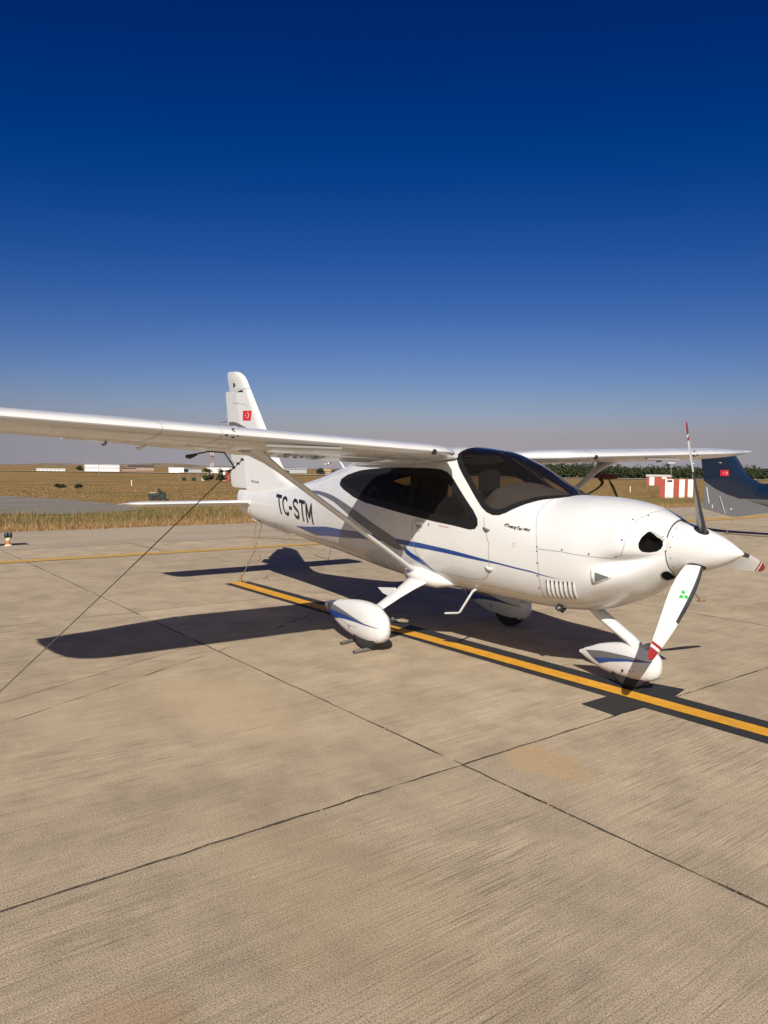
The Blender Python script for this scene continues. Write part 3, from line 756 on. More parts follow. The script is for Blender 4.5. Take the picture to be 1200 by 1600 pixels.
# small green field vehicle beyond the tailplane
vx, vy = -35.9, 9.45; a = ground_rot(vx, vy)
t = thing('garden_tractor', (vx, vy, -.12), 'small dark green ride-on mower parked on the dry grass beyond the tailplane', 'mower')
def loc(u, v, z): return (vx+math.cos(a)*u-math.sin(a)*v, vy+math.sin(a)*u+math.cos(a)*v, z)
def lbox(nm, u0, u1, v0, v1, z0, z1, m, bev=.02):
    bm = bmesh.new(); bmesh.ops.create_cube(bm, size=1)
    for v in bm.verts: v.co = Vector((u0+(v.co.x+.5)*(u1-u0), v0+(v.co.y+.5)*(v1-v0), z0+(v.co.z+.5)*(z1-z0)))
    if bev: bmesh.ops.bevel(bm, geom=bm.edges[:], offset=bev, segments=2, affect='EDGES')
    for v in bm.verts: v.co = Vector(loc(*v.co))
    return from_bm(nm, bm, m, t)
lbox('bonnet', -.46, .02, -.25, .25, .06, .25, M_dkgreen, .05); lbox('mower_deck', -.40, .1, -.34, .34, -.06, .05, M_dark, .03); lbox('top_panel', -.40, -.08, -.2, .2, .255, .28, M_cream, .008)
lbox('rear_body', .02, .42, -.22, .22, .02, .30, M_dkgreen, .05); lbox('seat', .02, .25, -.2, .2, .30, .40, M_dark, .04); lbox('backrest', .02, .12, -.2, .2, .38, .52, M_dark, .03)
for (u, v, r) in ((.26, -.32, .22), (.26, .32, .22), (-.3, -.28, .12), (-.3, .28, .12)):
    o_ = tube('wheel', [loc(u, v-.07, r-.12), loc(u, v+.07, r-.12)], r, M_rubber, t, n=18)
    tube('rim', [loc(u, v-.078, r-.12), loc(u, v+.078, r-.12)], r*.5, M_dkgreen, o_, n=12)
# apron edge light with a black cap, with a dark square patch behind it
t = thing('edge_light', (-14.15, -1.86, 0), 'amber apron edge light with a black double cap by a dark square patch', 'edge light')
ex, ey = -14.15, -1.86
def lathe(nm, prof, cx, cy, m, par, n=20): return loft(nm, [[(cx+r*math.cos(2*math.pi*k/n), cy+r*math.sin(2*math.pi*k/n), z) for k in range(n)] for r, z in prof], m, par)
lathe('base', [(.075, .004), (.075, .02), (.05, .03), (.035, .035)], ex, ey, M_cream, t)
lathe('stem', [(.032, .035), (.032, .10), (.036, .11)], ex, ey, M_amber, t)
lathe('collar', [(.045, .11), (.05, .13), (.05, .165), (.04, .17)], ex, ey, M_cream, t)
for s_ in (-1, 1): lathe('cap', [(.038, .17), (.044, .2), (.042, .25), (.026, .275)], ex+.0, ey+s_*.033, M_dark, t)
mk('dark_patch', [(ex-.45, ey-.55, .006), (ex-.05, ey-.55, .006), (ex-.05, ey+.42, .006), (ex-.45, ey+.42, .006)], [(0, 1, 2, 3)], M_blk, t, False)

# ================================================================== AIRCRAFT PARTS
P_WIN = [(-4.368,-55.8),(-4.367,-51.1),(-4.261,-47.7),(-3.99,-45.3),(-3.575,-46.0),(-3.139,-46.6),(-2.796,-47.0),(-2.57,-47.6),(-2.478,-48.9),(-2.366,-53.2),(-2.192,-62.5),(-2.055,-69.7),(-1.998,-74.2),(-1.985,-78.5),(-2.013,-81.7),(-2.075,-83.0),(-2.182,-82.9),(-2.514,-82.1),(-2.881,-80.1),(-3.305,-77.2),(-3.683,-74.4),(-3.948,-70.3),(-4.214,-63.6),(-4.338,-58.8)]
WS_N = [(-2.522,-26.0),(-2.512,-32.0),(-2.466,-36.8),(-2.376,-43.3),(-2.278,-49.1),(-2.175,-54.5),(-2.062,-60.9),(-1.972,-65.9),(-1.911,-68.0),(-1.841,-68.5),(-1.78,-66.7),(-1.721,-62.7),(-1.643,-54.6),(-1.556,-44.8),(-1.481,-34.7),(-1.408,-25.2),(-1.358,-17)]
P_WS = WS_N + [(-1.335, -8), (-1.33, 0), (-1.335, 8)] + [(x, -t) for x, t in reversed(WS_N)] + [(-2.53, 13), (-2.535, 0), (-2.53, -13)]
P_BLUE = [(-5.56,-120.3),(-5.199,-114.5),(-4.63,-108.0),(-3.879,-102.6),(-3.414,-101.2),(-3.13,-100.9),(-2.734,-101.0),(-2.301,-103.0),(-2.029,-104.5),(-1.745,-106.0),(-1.424,-108.2),(-1.157,-113.7),(-1.425,-109.3),(-1.746,-107.3),(-2.108,-107.3),(-2.604,-106.0),(-3.031,-105.7),(-3.422,-106.7),(-3.825,-110.1),(-4.32,-116.9),(-4.998,-127.0)]
P_BLUE2 = [(-2.981,-106.4),(-2.876,-111.8),(-2.72,-116.8),(-2.564,-131.0),(-2.678,-123.4),(-2.825,-119.0),(-2.958,-113.6)]
P_GREY = [(-5.418,-49.9),(-5.085,-55.0),(-4.764,-62.8),(-4.237,-74.0),(-3.88,-81.3),(-3.472,-90.4),(-3.13,-99.9),(-2.975,-110.6),(-3.075,-112.0),(-3.253,-109.0),(-3.536,-99.8),(-3.874,-90),(-4.107,-83.9),(-4.368,-77.0),(-4.745,-68.3),(-5.077,-59.2)]
P_DOOR = [(-2.83,-83.5),(-2.835,-94.2),(-2.79,-111),(-2.7,-120.5),(-2.60,-125.5),(-2.442,-128),(-2.116,-128),(-2.0,-126),(-1.912,-121.5),(-1.855,-114),(-1.85,-90.5),(-1.90,-80.0),(-1.93,-72)]
P_CF = [(-1.40,-14),(-1.44,-30),(-1.454,-51.8),(-1.399,-69.7),(-1.37,-82.2),(-1.352,-100.3),(-1.36,-121.1),(-1.386,-136)]
P_CS = [(-1.36,-86.7),(-1.138,-88.3),(-0.921,-93.0),(-0.76,-96.5),(-0.70,-94),(-0.675,-86),(-0.66,-75),(-0.663,-61.9),(-0.659,-47.8),(-0.632,-30.0),(-0.61,-14.6),(-.605,0)]
P_INL = [(-.564,-60.6),(-.545,-60.5),(-.516,-67.2),(-.492,-71.7),(-.480,-76.2),(-.478,-84.0),(-.487,-89.9),(-.508,-93.5),(-.547,-93.2),(-.58,-90.7),(-.593,-86.0),(-.596,-79.2),(-.586,-70.5)]
P_REG = ((-6.181, 1.325), (-6.026, 1.075), (-5.032, 1.262), (-4.978, .999))

plane = thing('light_aircraft', (-.85, 0, 0), 'white high wing aircraft with blue stripes and TC-STM letters on the yellow line', 'aircraft')
WINB = dens(met(P_WIN), .03); WSB = dens(met(P_WS), .03); INB = dens(met(P_INL), .02)
def build_body():
    xs = [-.47-.02*i for i in range(50)]; x = xs[-1]
    while x > -4.6: x -= .018; xs.append(x)
    while x > -7.46: x -= .06; xs.append(x)
    xs[-1] = -7.5
    nth = 216; ths = [-180+360*j/nth for j in range(nth)]
    V = [body(x, t) for x in xs for t in ths]
    FA = []; FB = []
    for i in range(len(xs)-1):
        for j in range(nth):
            k = (j+1) % nth; cx = (xs[i]+xs[i+1])/2; ct = ths[j]+180/nth
            p = (cx*KX, ct*KT); pm = (p[0], -abs(p[1]))
            if cx < -1.9 and inpoly(pm, WINB) and pdist(pm, WINB) > .018: continue
            if -2.6 < cx < -1.3 and abs(ct) < 70 and inpoly(p, WSB) and pdist(p, WSB) > .018: continue
            if cx > -.64 and (inpoly(pm, INB) or pdist(pm, INB) < .014): continue
            f = (i*nth+j, (i+1)*nth+j, (i+1)*nth+k, i*nth+k)
            (FA if cx > -1.37 else FB).append(f)
    def sub(name, F):
        used = sorted({i for f in F for i in f}); mp = {a: b for b, a in enumerate(used)}
        Fs = [tuple(mp[i] for i in f) for f in F]
        # orient outwards
        f = Fs[0]; a, b, c_ = [V[used[i]] for i in f[:3]]
        cc = (a+b+c_)/3; zm = sec(min(cc.x, -.47))[2]
        if (b-a).cross(c_-a).dot(Vector((0, cc.y, cc.z-zm))) < 0: Fs = [tuple(reversed(q)) for q in Fs]
        return mk(name, [V[i] for i in used], Fs, M_white, plane, True)
    cowl = sub('cowling', FA); fus = sub('fuselage', FB)
    return cowl, fus
cowl, fus = build_body()
# tail cone end cap
loft('tail_cone', [[body(-7.5, t) for t in range(-180, 180, 12)], [body(-7.5, t)+Vector((-.03, 0, 0)) - (body(-7.5, t)-Vector((-7.5, 0, 1.2)))*.4 for t in range(-180, 180, 12)]], M_white, plane)
# nose ring closing the cowl behind the spinner
loft('nose_ring', [[body(-.47, t) for t in range(-180, 180, 10)], [body(-.47, t)*1+Vector((-.02, 0, 0)) + (Vector((-.47, 0, 1.12))-body(-.47, t))*.25 for t in range(-180, 180, 10)]], M_grey, plane)
for s in (1, -1):
    # side window: tinted pane with black printed edge
    inn = [(x/KX, y/KT) for x, y in inset(met(P_WIN), .048)]
    w_ = drape('side_window', P_WIN, M_frame, plane, off=.004, side=s, hole=inn)
    drape('pane', inn, M_glass_s, w_, off=.004, side=s, step=.05)
    # stripes
    drape('blue_stripe', P_BLUE, M_blue, plane, off=.0022, side=s, step=.03)
    drape('blue_stripe', P_BLUE2, M_blue, plane, off=.0036, side=s, step=.03)
    drape('grey_stripe', P_GREY, M_grey, plane, off=.0029, side=s, step=.03)
    ribbon('door_seam', P_DOOR, .005, M_seam, plane, off=.0046, side=s)
    ribbon('cowling_seam', P_CF, .005, M_seam, cowl, side=s)
    ribbon('cowling_seam', P_CS, .0045, M_seam, cowl, side=s)
    ribbon('tail_seam', [(-7.06, -40), (-7.03, -75), (-6.965, -108), (-7.1, -150)], .006, M_seam, plane, side=s)
    for (x, t) in ((-1.366,-84.9),(-1.363,-89.2),(-1.362,-100.0),(-1.369,-111.7),(-1.384,-123.6),(-1.138,-86.3),(-.921,-90.7),(-.74,-95.0),(-.684,-75.2),(-.682,-46.1),(-.624,-31.9),(-.485,-66.0)):
        spot('fastener', x, t, .0065, M_dark, cowl, side=s)
    # cowl inlet: outer lip patch, dark bowl
    grow = [(x/KX, y/KT) for x, y in inset(met(P_INL), -.042)]
    drape('inlet_lip', grow, M_white, cowl, off=.0012, side=s, hole=P_INL, step=.02)
    drape('inlet_duct', P_INL, M_duct, cowl, off=.001, side=s, step=.014, depth=lambda d, x, t: min(.07, d*2.2))
    # wedge shaped inlet ramp, its shade painted in as a grey patch
    drape('inlet_ramp_shade', [(-.562,-58.0),(-.530,-59.5),(-.500,-64.5),(-.474,-71),(-.475,-77),(-.486,-74),(-.503,-69),(-.527,-64.5),(-.55,-61)], M_seam, cowl, off=.003, side=s, step=.02)
    # louvres
    for k in range(7):
        x = -1.295+.038*k+.0; r0, r1 = -115.0-.2*k, -133.5-.25*k
        ribbon('louvre_slot', [(x, r0), (x-.012, (r0+r1)/2), (x-.028, r1)], .011, M_dark, cowl, off=.0022, side=s)
        c3 = [body(x+.012-.028*q, (r0+(r1-r0)*q)*s, .004) for q in (0, .2, .4, .6, .8, 1)]
        tube('louvre', c3, [.003, .009, .0105, .0105, .009, .003], M_plain, cowl, n=8)
    # triangular vent
    drape('side_vent', [(-.912,-106.6),(-.90,-106.3),(-.765,-115.6),(-.765,-116.6),(-.898,-120.4),(-.910,-119.4)], M_plain, cowl, off=.006, side=s, step=.02, rim=.006)
    drape('vent_opening', [(-.882,-109.3),(-.786,-115.4),(-.786,-116.0),(-.884,-118.3)], M_grey, cowl, off=.0078, side=s, step=.02)
    # latches and handles
    drape('door_handle', [(-2.80,-84.0),(-2.78,-82.6),(-2.69,-82.9),(-2.67,-84.0),(-2.70,-85.6),(-2.77,-85.6)], M_plain, plane, off=.016, side=s, step=.02, rim=.014)
    drape('handle_recess', [(-2.79,-85.8),(-2.68,-85.8),(-2.70,-87.6),(-2.77,-87.6)], M_seam, plane, off=.005, side=s, step=.02)
    spot('lock', -2.60, -84.5, .009, M_dark, plane, off=.005, side=s)
    drape('door_latch', [(-1.925,-79.0),(-1.845,-79.8),(-1.87,-81.6),(-1.90,-81.6)], M_grey, plane, off=.012, side=s, step=.02, rim=.01)
    drape('door_hinge', [(-1.90,-111.2),(-1.82,-112.0),(-1.83,-114),(-1.86,-115.2),(-1.89,-114)], M_plain, plane, off=.014, side=s, step=.02, rim=.012)
    # small red prints
    for k in range(2): ribbon('warning_print', [(-2.78, -88.4-1.2*k), (-2.72, -88.4-1.2*k)], .005, M_pink, plane, off=.0048, side=s)
    ribbon('warning_print', [(-2.46, -84.2), (-2.33, -84.4)], .006, M_pink, plane, off=.0048, side=s)
    ribbon('warning_print', [(-3.43, -81.6), (-3.38, -81.8)], .012, M_pink, plane, off=.0048, side=s)
    ribbon('static_ring', [(-1.591+.014*math.cos(a), -87.0+1.5*math.sin(a)) for a in [k*math.pi/5 for k in range(11)]], .0035, M_pink, plane, off=.002, side=s, step=.05)
    # registration
    def fr(u, v, s=s):
        if s < 0: uu = 1-u
        else: uu = u
        top = [P_REG[0][i]*(1-u)+P_REG[2][i]*u for i in (0, 1)]; bot = [P_REG[1][i]*(1-u)+P_REG[3][i]*u for i in (0, 1)]
        if s > 0:
            top = [P_REG[2][i]*(1-u)+P_REG[0][i]*u for i in (0, 1)]; bot = [P_REG[3][i]*(1-u)+P_REG[1][i]*u for i in (0, 1)]
        x, z = bot[0]*(1-v)+top[0]*v, bot[1]*(1-v)+top[1]*v
        return Vector((x, side_y(x, z, s)+s*.004, z))
    stroke_letters('registration_letters', fr, M_black, plane)
def fl(u, v):
    x = -1.712+.255*u; z = 1.243-.032*u-.036*(1-v)*(1 if u < .72 else .75); z -= .0
    return Vector((x+.006*v, side_y(x, z)-.003, z))
letters('logo_lettering', 'PTwentyTen MkII', fl, M_black, plane, sub=1, shear=.25, bold=.03, space=1.0)

# windscreen with black edge and central brace
w_ = drape('windscreen', P_WS, M_frame, plane, off=.004, hole=[(x/KX, y/KT) for x, y in inset(met(P_WS), .042)])
drape('pane', [(x/KX, y/KT) for x, y in inset(met(P_WS), .042)], M_glass_w, w_, off=.004, step=.05)

# wings ---------------------------------------------------------------
def airfoil(xl, xt, z0, upp, low, t0=0, t1=1, n=18):
    def T(t): return (.2969*math.sqrt(t)-.126*t-.3516*t*t+.2843*t**3-.1036*t**4)/.1
    ts = [t0+(t1-t0)*(1-math.cos(math.pi*i/n))/2 if t0 == 0 else t0+(t1-t0)*i/n for i in range(n+1)]
    U = [(xl+(xt-xl)*t, z0+.02-.030*t+upp*T(t)) for t in ts]; Lw = [(xl+(xt-xl)*t, z0+.02-.030*t-low*T(t)) for t in ts]
    if t0 == 0: return U+list(reversed(Lw[1:]))
    return U+list(reversed(Lw))
def wst(y, far):
    """leading edge x, trailing edge x, z, upper, lower at span station"""
    if not far:
        LE = [(.30,-2.62),(.46,-2.50),(.58,-2.30),(.74,-2.10),(.9,-2.02),(1.1,-2.0),(4.8,-1.98),(4.93,-2.0),(5.04,-2.06),(5.12,-2.16),(5.17,-2.35),(5.19,-2.6)]
        TE = [(.3,-3.45),(3.55,-3.45),(4.56,-3.18),(5.19,-3.05)]; tipy = 5.19
    else:
        LE = [(.30,-2.62),(.46,-2.50),(.58,-2.30),(.74,-2.10),(.9,-2.02),(1.1,-2.0),(3.3,-2.0),(3.7,-2.05),(4.1,-2.15),(4.4,-2.26),(4.65,-2.37),(4.9,-2.43),(5.12,-2.48),(5.2,-2.56)]
        TE = [(.3,-3.45),(3.55,-3.45),(4.56,-3.22),(5.19,-3.12)]; tipy = 5.2
    def it(tab):
        if y <= tab[0][0]: return tab[0][1]
        for a, b in zip(tab, tab[1:]):
            if y <= b[0]: return a[1]+(b[1]-a[1])*(y-a[0])/(b[0]-a[0])
        return tab[-1][1]
    xl, xt = it(LE), it(TE); z = 1.765+.0345*y; ch = xl-xt
    k = ch/1.45; k *= max(.0, min(1, (tipy-y+.02)/.35))**.5 if y > tipy-.35 else 1
    upw = .02*max(0, y-4.7)*2
    return xl, xt, z+upw, .080*k, .060*k
def wing(side, far):
    w0 = thing_part = None
    st = [.30,.40,.46,.52,.58,.66,.74,.82,.9,1.0,1.1,1.6,2.2,2.8,3.4,3.53,3.55,3.8,4.1,4.4,4.7,4.8,4.93,5.04,5.09,5.12] + ([5.15,5.18,5.195] if far else [5.15,5.17,5.185])
    rings = []
    for y in st:
        xl, xt, z, u, l = wst(y, far)
        rings.append([(x, side*y, zz) for x, zz in airfoil(xl, xt, z, u, l, 0, .76)])
    wo = loft('wing', rings, M_white, plane, sharp=40)
    def surf(name, y0, y1, defl, nseg, m=M_white):
        rr = []
        for i in range(nseg+1):
            y = y0+(y1-y0)*i/nseg; xl, xt, z, u, l = wst(y, far); A = airfoil(xl, xt, z, u, l, .772, 1.0, 8)
            hx, hz = A[0][0], z-.01; df = defl*max(.25, min(1, 1-(y-2.0)/1.7)) if defl else 0
            rr.append([(x, side*y, hz+(zz-hz)+(x-hx)*math.tan(df)) for x, zz in A])
        return loft(name, rr, m, wo, sharp=40)
    fl_ = surf('flap', .62, 3.53, R(9), 14); surf('aileron', 3.56, 4.9, 0, 8); surf('wing_tip_edge', 4.915, 5.17 if far else 5.16, 0, 5)
    def under(x, y, off=.004):
        xl, xt, z, u, l = wst(y, far); t = (x-xl)/(xt-xl); T = (.2969*math.sqrt(t)-.126*t-.3516*t*t+.2843*t**3-.1036*t**4)/.1
        return z+.02-.030*t-l*T-off
    # registration under the flap trailing part
    def fu(u, v):
        y = 1.76-.42*u; x = -3.14-.24*(1-v)
        z = under(x, y, .0)+(x+3.12)*math.tan(R(9))-.006
        return Vector((x, side*y, z))
    letters('underwing_letters', 'TC-STM', fu, M_black, fl_, sub=1, bold=.02, flip=True)
    # panel seams across the nose of the wing
    for ys in (.86, 2.9, 3.3, 4.25):
        xl, xt, z, u, l = wst(ys, far); A = airfoil(xl, xt, z, u*1.008+.0008, l*1.008+.0008, 0, .7)
        V = []; F = []
        for i, (x, zz) in enumerate(A):
            V += [(x+(.0015 if i < 3 or i > len(A)-4 else 0), side*(ys-.002), zz), (x+(.0015 if i < 3 or i > len(A)-4 else 0), side*(ys+.002), zz)]
            if i: F.append((2*i-2, 2*i-1, 2*i+1, 2*i))
        mk('panel_seam', V, F, M_seam, wo, True)
    # stall strip under the nose of the wing
    xl, xt, z, u, l = wst(2.3, far)
    box('stall_strip', (xl-.055, min(side*1.95, side*2.55), z-.034+.01*0), (xl-.012, max(side*1.95, side*2.55), z-.020), M_seam, wo)
    # control hinges and fairings under the trailing edge
    for (yh, xh) in ((2.98, -3.2), (4.4, -3.05), (1.85, -3.25)):
        zh = under(xh, yh, 0); tube('hinge_fairing', [(xh+.12, side*yh, zh+.006), (xh+.02, side*yh, zh-.02), (xh-.12, side*yh, zh-.038), (xh-.17, side*yh, zh-.03)], [.005, .012, .012, .005], M_plain, wo, n=8)
    tube('pitot_mount', [(-2.76, side*3.4, under(-2.8, 3.4, 0)+.01), (-2.78, side*3.4, under(-2.8, 3.4, 0)-.02), (-2.84, side*3.4, under(-2.8, 3.4, 0)-.024)], .009, M_grey, wo)
    # tie down ring and small fittings at the strut
    for dy, dz, r_ in ((0, .035, .005), (.05, -.008, .007), (-.03, -.008, .004), (.0, -.02, .005)):
        y = 2.82+dy; xl, xt, z, u, l = wst(y, far)
        tube('fitting', [(xl-.02, side*y, z+.02+dz), (xl+.008, side*y, z+.02+dz)], r_, M_dark, wo, n=8)
    xl, xt, z, u, l = wst(1.05, far)
    tube('landing_light', [(xl-.02, side*1.05, z+.012), (xl+.004, side*1.05, z+.012)], .022, M_dark, wo, n=14)
    tube('fuel_cap', [(-2.5, side*1.75, z+u+.005), (-2.5, side*1.75, z+u+.017)], .05, M_plain, wo, n=16)
    # strut
    top = Vector((-2.76, side*2.27, 1.80)); bot = Vector((-2.86, side*.50, .70)); d = (top-bot)
    def sp(t): return bot+d*t
    stt = tube('wing_strut', [sp(0), sp(.1), sp(.5), sp(.86), sp(.93), sp(.97), sp(1.0), sp(1.03)], [.05, .045, .045, .05, .07, .10, .125, .15], M_white, plane, n=14, flat=.42, chord=(1, 0, 0))
    return wo
wing(-1, False); wing(1, True)
# wing root fairing behind the cabin roof
for s in (-1, 1):
    tube('wing_root_fairing', [(-2.45, s*.40, 1.80), (-2.8, s*.44, 1.80), (-3.3, s*.42, 1.785), (-3.7, s*.36, 1.77), (-4.1, s*.26, 1.74), (-4.5, s*.14, 1.70)], [.03, .085, .095, .08, .06, .01], M_white, plane, n=14, flat=.8)

# fin, rudder, tailplane -------------------------------------------------
def interp(tab, z):
    if z <= tab[0][0]: return tab[0][1]
    for a, b in zip(tab, tab[1:]):
        if z <= b[0]: return a[1]+(b[1]-a[1])*(z-a[0])/(b[0]-a[0])
    return tab[-1][1]
LEt = [(1.34,-5.62),(1.40,-5.66),(1.458,-5.74),(1.494,-5.95),(1.56,-6.10),(1.634,-6.204),(1.75,-6.32),(1.893,-6.431),(2.187,-6.703),(2.927,-7.300),(2.98,-7.36),(3.02,-7.43),(3.055,-7.52),(3.078,-7.62),(3.09,-7.74)]
HGt = [(1.30,-7.17),(1.37,-7.18),(1.785,-7.27),(2.55,-7.50),(2.80,-7.57)]
TEt = [(1.37,-7.70),(1.39,-7.76),(1.42,-7.785),(1.65,-7.83),(1.715,-7.69),(1.74,-7.70),(1.78,-7.79),(1.956,-7.811),(2.265,-7.899),(2.80,-7.988)]
def finring(z, xl, xt, thick, blunt=False):
    pts = []; n = 10
    for i in range(n+1):
        t = i/n; T = (.2969*math.sqrt(t)-.126*t-.3516*t*t+.2843*t**3-.1036*t**4)/.1
        if blunt: T = math.sqrt(t/.25)*.9 if t < .2 else .9+(t-.2)*.12
        pts.append((xl+(xt-xl)*t, T*thick/2))
    return [(x, y, z) for x, y in pts]+[(x, -y, z) for x, y in reversed(pts[1:-1] if not blunt else pts[1:])]
zs = [1.30,1.34,1.40,1.458,1.494,1.56,1.634,1.75,1.893,2.187,2.45,2.70,2.797]
rings = [finring(z, interp(LEt, z), interp(HGt, z), .13-.03*(z-1.3), True) for z in zs]
fin = loft('fin', rings, M_white, plane, sharp=40)
rings = []
for z in [2.803,2.86,2.927,2.98,3.02,3.055,3.078,3.09]:
    k = 1 if z < 3.02 else .75 if z < 3.05 else .45 if z < 3.08 else .1
    xt = -7.862-(z-2.803)*.32 if z < 3.05 else -7.93
    rings.append(finring(z, interp(LEt, z), xt, .085*k))
loft('fin_cap', rings, M_white, fin, sharp=40)
# rudder: wedge behind the hinge line
rings = []
for z in [1.37,1.39,1.42,1.55,1.65,1.70,1.715,1.74,1.78,1.956,2.265,2.55,2.797]:
    h = interp(HGt, z)-.012; e = interp(TEt, z); th_ = (.125-.03*(z-1.3))*.93
    rings.append([(h, th_/2, z), ((h+e)/2, th_*.3, z), (e, .004, z), (e, -.004, z), ((h+e)/2, -th_*.3, z), (h, -th_/2, z)])
rud = loft('rudder', rings, M_white, plane, sharp=25)
# fin decals (near and far side)
def fin_y(x, z):
    hx = interp(HGt, z); xl = interp(LEt, z); 
    if z > 2.803:
        xt = -7.862-(z-2.803)*.32; t = max(.02, min(.98, (x-xl)/(xt-xl))); return .085/2*(.2969*math.sqrt(t)-.126*t-.3516*t*t+.2843*t**3-.1036*t**4)/.1
    th_ = .13-.03*(z-1.3)
    if x > hx:
        t = max(.01, (x-xl)/(hx-xl)); return (math.sqrt(t/.25)*.9 if t < .2 else .9+(t-.2)*.12)*th_/2
    e = interp(TEt, z); u = min(1, (hx-x)/(hx-e)); a = th_*.93/2; b = th_*.93*.3
    return a+(b-a)*u*2 if u < .5 else b+(.004-b)*(u-.5)*2
def findecal(name, poly, m, par, off=.003, s=-1, sub=True):
    P = dens(poly, .05); xs = [p[0] for p in P]; ys = [p[1] for p in P]; pts = [Vector(p) for p in P]
    gx = min(xs)+.03
    while gx < max(xs):
        gy = min(ys)+.03
        while gy < max(ys):
            if inpoly((gx, gy), P) and pdist((gx, gy), P) > .015: pts.append(Vector((gx, gy)))
            gy += .05
        gx += .05
    r = delaunay_2d_cdt(pts, [], [list(range(len(P)))], 1, 1e-7)
    V = [(v.x, s*(fin_y(v.x, v.y)+off), v.y) for v in r[0]]
    F = [f if s < 0 else list(reversed(f)) for f in r[2]]
    return mk(name, V, F, m, par, False)
for s in (-1, 1):
    findecal('grey_stripe', [(-7.87,2.345),(-7.70,2.341),(-7.614,2.333),(-7.441,2.299),(-7.182,2.228),(-7.323,2.225),(-7.492,2.265),(-7.613,2.285),(-7.86,2.290)], M_grey, fin, s=s, off=.004)
    findecal('black_wedge', [(-7.56,2.770),(-7.36,2.788),(-7.335,2.755),(-7.43,2.762)], M_black, fin, s=s, off=.005)
    findecal('emblem', [(-7.698,2.912),(-7.645,2.911),(-7.593,2.876),(-7.636,2.848),(-7.698,2.849),(-7.672,2.878)], M_black, fin, s=s)
    # national flag
    fx, fz, fwid, fhei = -7.20, 2.41, .262, .145
    fg = findecal('flag', [(fx-fwid/2, fz+.075), (fx-fwid/2, fz-.066), (fx+fwid/2-.02, fz-.078), (fx+fwid/2, fz+.062)], M_flagred, fin, s=s)
    cx0, cz0, ro = fx+.022, fz, .038
    outer = [(cx0+ro*math.cos(R(a)), cz0+ro*1.0*math.sin(R(a))) for a in range(-140, 141, 14)]
    inner = [(cx0-.010+ro*.79*math.cos(R(a)), cz0+ro*.79*math.sin(R(a))) for a in range(140, -141, -14)]
    findecal('crescent', outer+inner, M_plain, fg, s=s, off=.005)
    sx_, sr = fx-.040, .018
    findecal('star', [(sx_+(sr if k % 2 == 0 else sr*.42)*math.cos(R(36*k)), fz+(sr if k % 2 == 0 else sr*.42)*math.sin(R(36*k))) for k in range(10)], M_plain, fg, s=s, off=.005)
    for pl in ([(-7.7,2.622),(-7.55,2.605),(-7.23,2.568)], [(-7.23,2.568),(-7.238,2.511)]):
        for a, b in zip(pl, pl[1:]):
            d_ = Vector((b[0]-a[0], b[1]-a[1])).normalized(); nn = (-d_.y*.0028, d_.x*.0028)
            findecal('trim_seam', [(a[0]-nn[0], a[1]-nn[1]), (b[0]-nn[0], b[1]-nn[1]), (b[0]+nn[0], b[1]+nn[1]), (a[0]+nn[0], a[1]+nn[1])], M_seam, rud if a[0] < -7.5 else fin, s=s, off=.002)
    for (x, z) in ((-7.13,2.60),(-7.05,2.50),(-6.98,2.41),(-6.90,2.33),(-6.83,2.25),(-6.76,2.17),(-6.52,1.80),(-6.55,1.70),(-6.35,1.62),(-7.70,1.42)):
        findecal('fastener', [(x+.007*math.cos(k*math.pi/3), z+.007*math.sin(k*math.pi/3)) for k in range(6)], M_pink, fin, s=s, off=.003)
    def ft(u, v, s=s):
        x = -7.05+.235*(u if s < 0 else 1-u); z = 1.475-.012*u+.03*(v-.5); return Vector((x, s*(fin_y(x, z)+.004), z))
    letters('maker_lettering', 'TECNAM', ft, M_grey, fin, bold=.01)
for (x0, z0, x1) in ((-7.86, 2.36, -8.17), ): tube('static_wick', [(x0, 0, z0), (x1, 0, z0-.01)], .004, M_dark, rud, n=5)
# tailplane
for s in (-1, 1):
    rings = []
    for y in (0, .3, .8, 1.3, 1.6, 1.68, 1.73, 1.76, 1.775):
        k = 1 if y < 1.6 else {1.6: 1, 1.68: .85, 1.73: .6, 1.76: .35, 1.775: .08}[y]
        sw = 0 if y < 1.6 else {1.6: .0, 1.68: .03, 1.73: .08, 1.76: .16, 1.775: .25}[y]
        rings.append([(x, s*y, z) for x, z in airfoil(-6.98-sw, -7.62, 1.155, .037*k, .037*k, 0, 1, 12)])
    loft('tailplane', rings, M_white, plane, sharp=40)
    tube('tailplane_root', [(-6.93, s*.05, 1.16), (-7.02, s*.12, 1.165), (-7.1, s*.13, 1.165)], [.015, .03, .012], M_white, plane, n=12)
# ventral fin
vf = [(-7.09,.93),(-7.02,.912),(-6.109,.792),(-6.05,.80),(-5.955,.862),(-5.955,.93),(-7.09,1.02)]
V = [(x, s*(.012 if z < .88 else .02), z) for s in (-1, 1) for x, z in vf]; n = len(vf)
mk('ventral_fin', V, [tuple(range(n)), tuple(reversed(range(n, 2*n)))]+[(i, i+n, (i+1) % n+n, (i+1) % n) for i in range(n)], M_plain, plane, False)
# aerials and vents
tube('aerial', [(-4.62, -.10, 1.64), (-4.70, -.10, 1.715), (-4.80, -.10, 1.79)], [.016, .013, .009], M_plain, plane, n=8, flat=.5)
tube('belly_aerial', [(-4.9, -.12, .70), (-4.93, -.13, .58), (-5.25, -.13, .60)], .004, M_dark, plane, n=5)

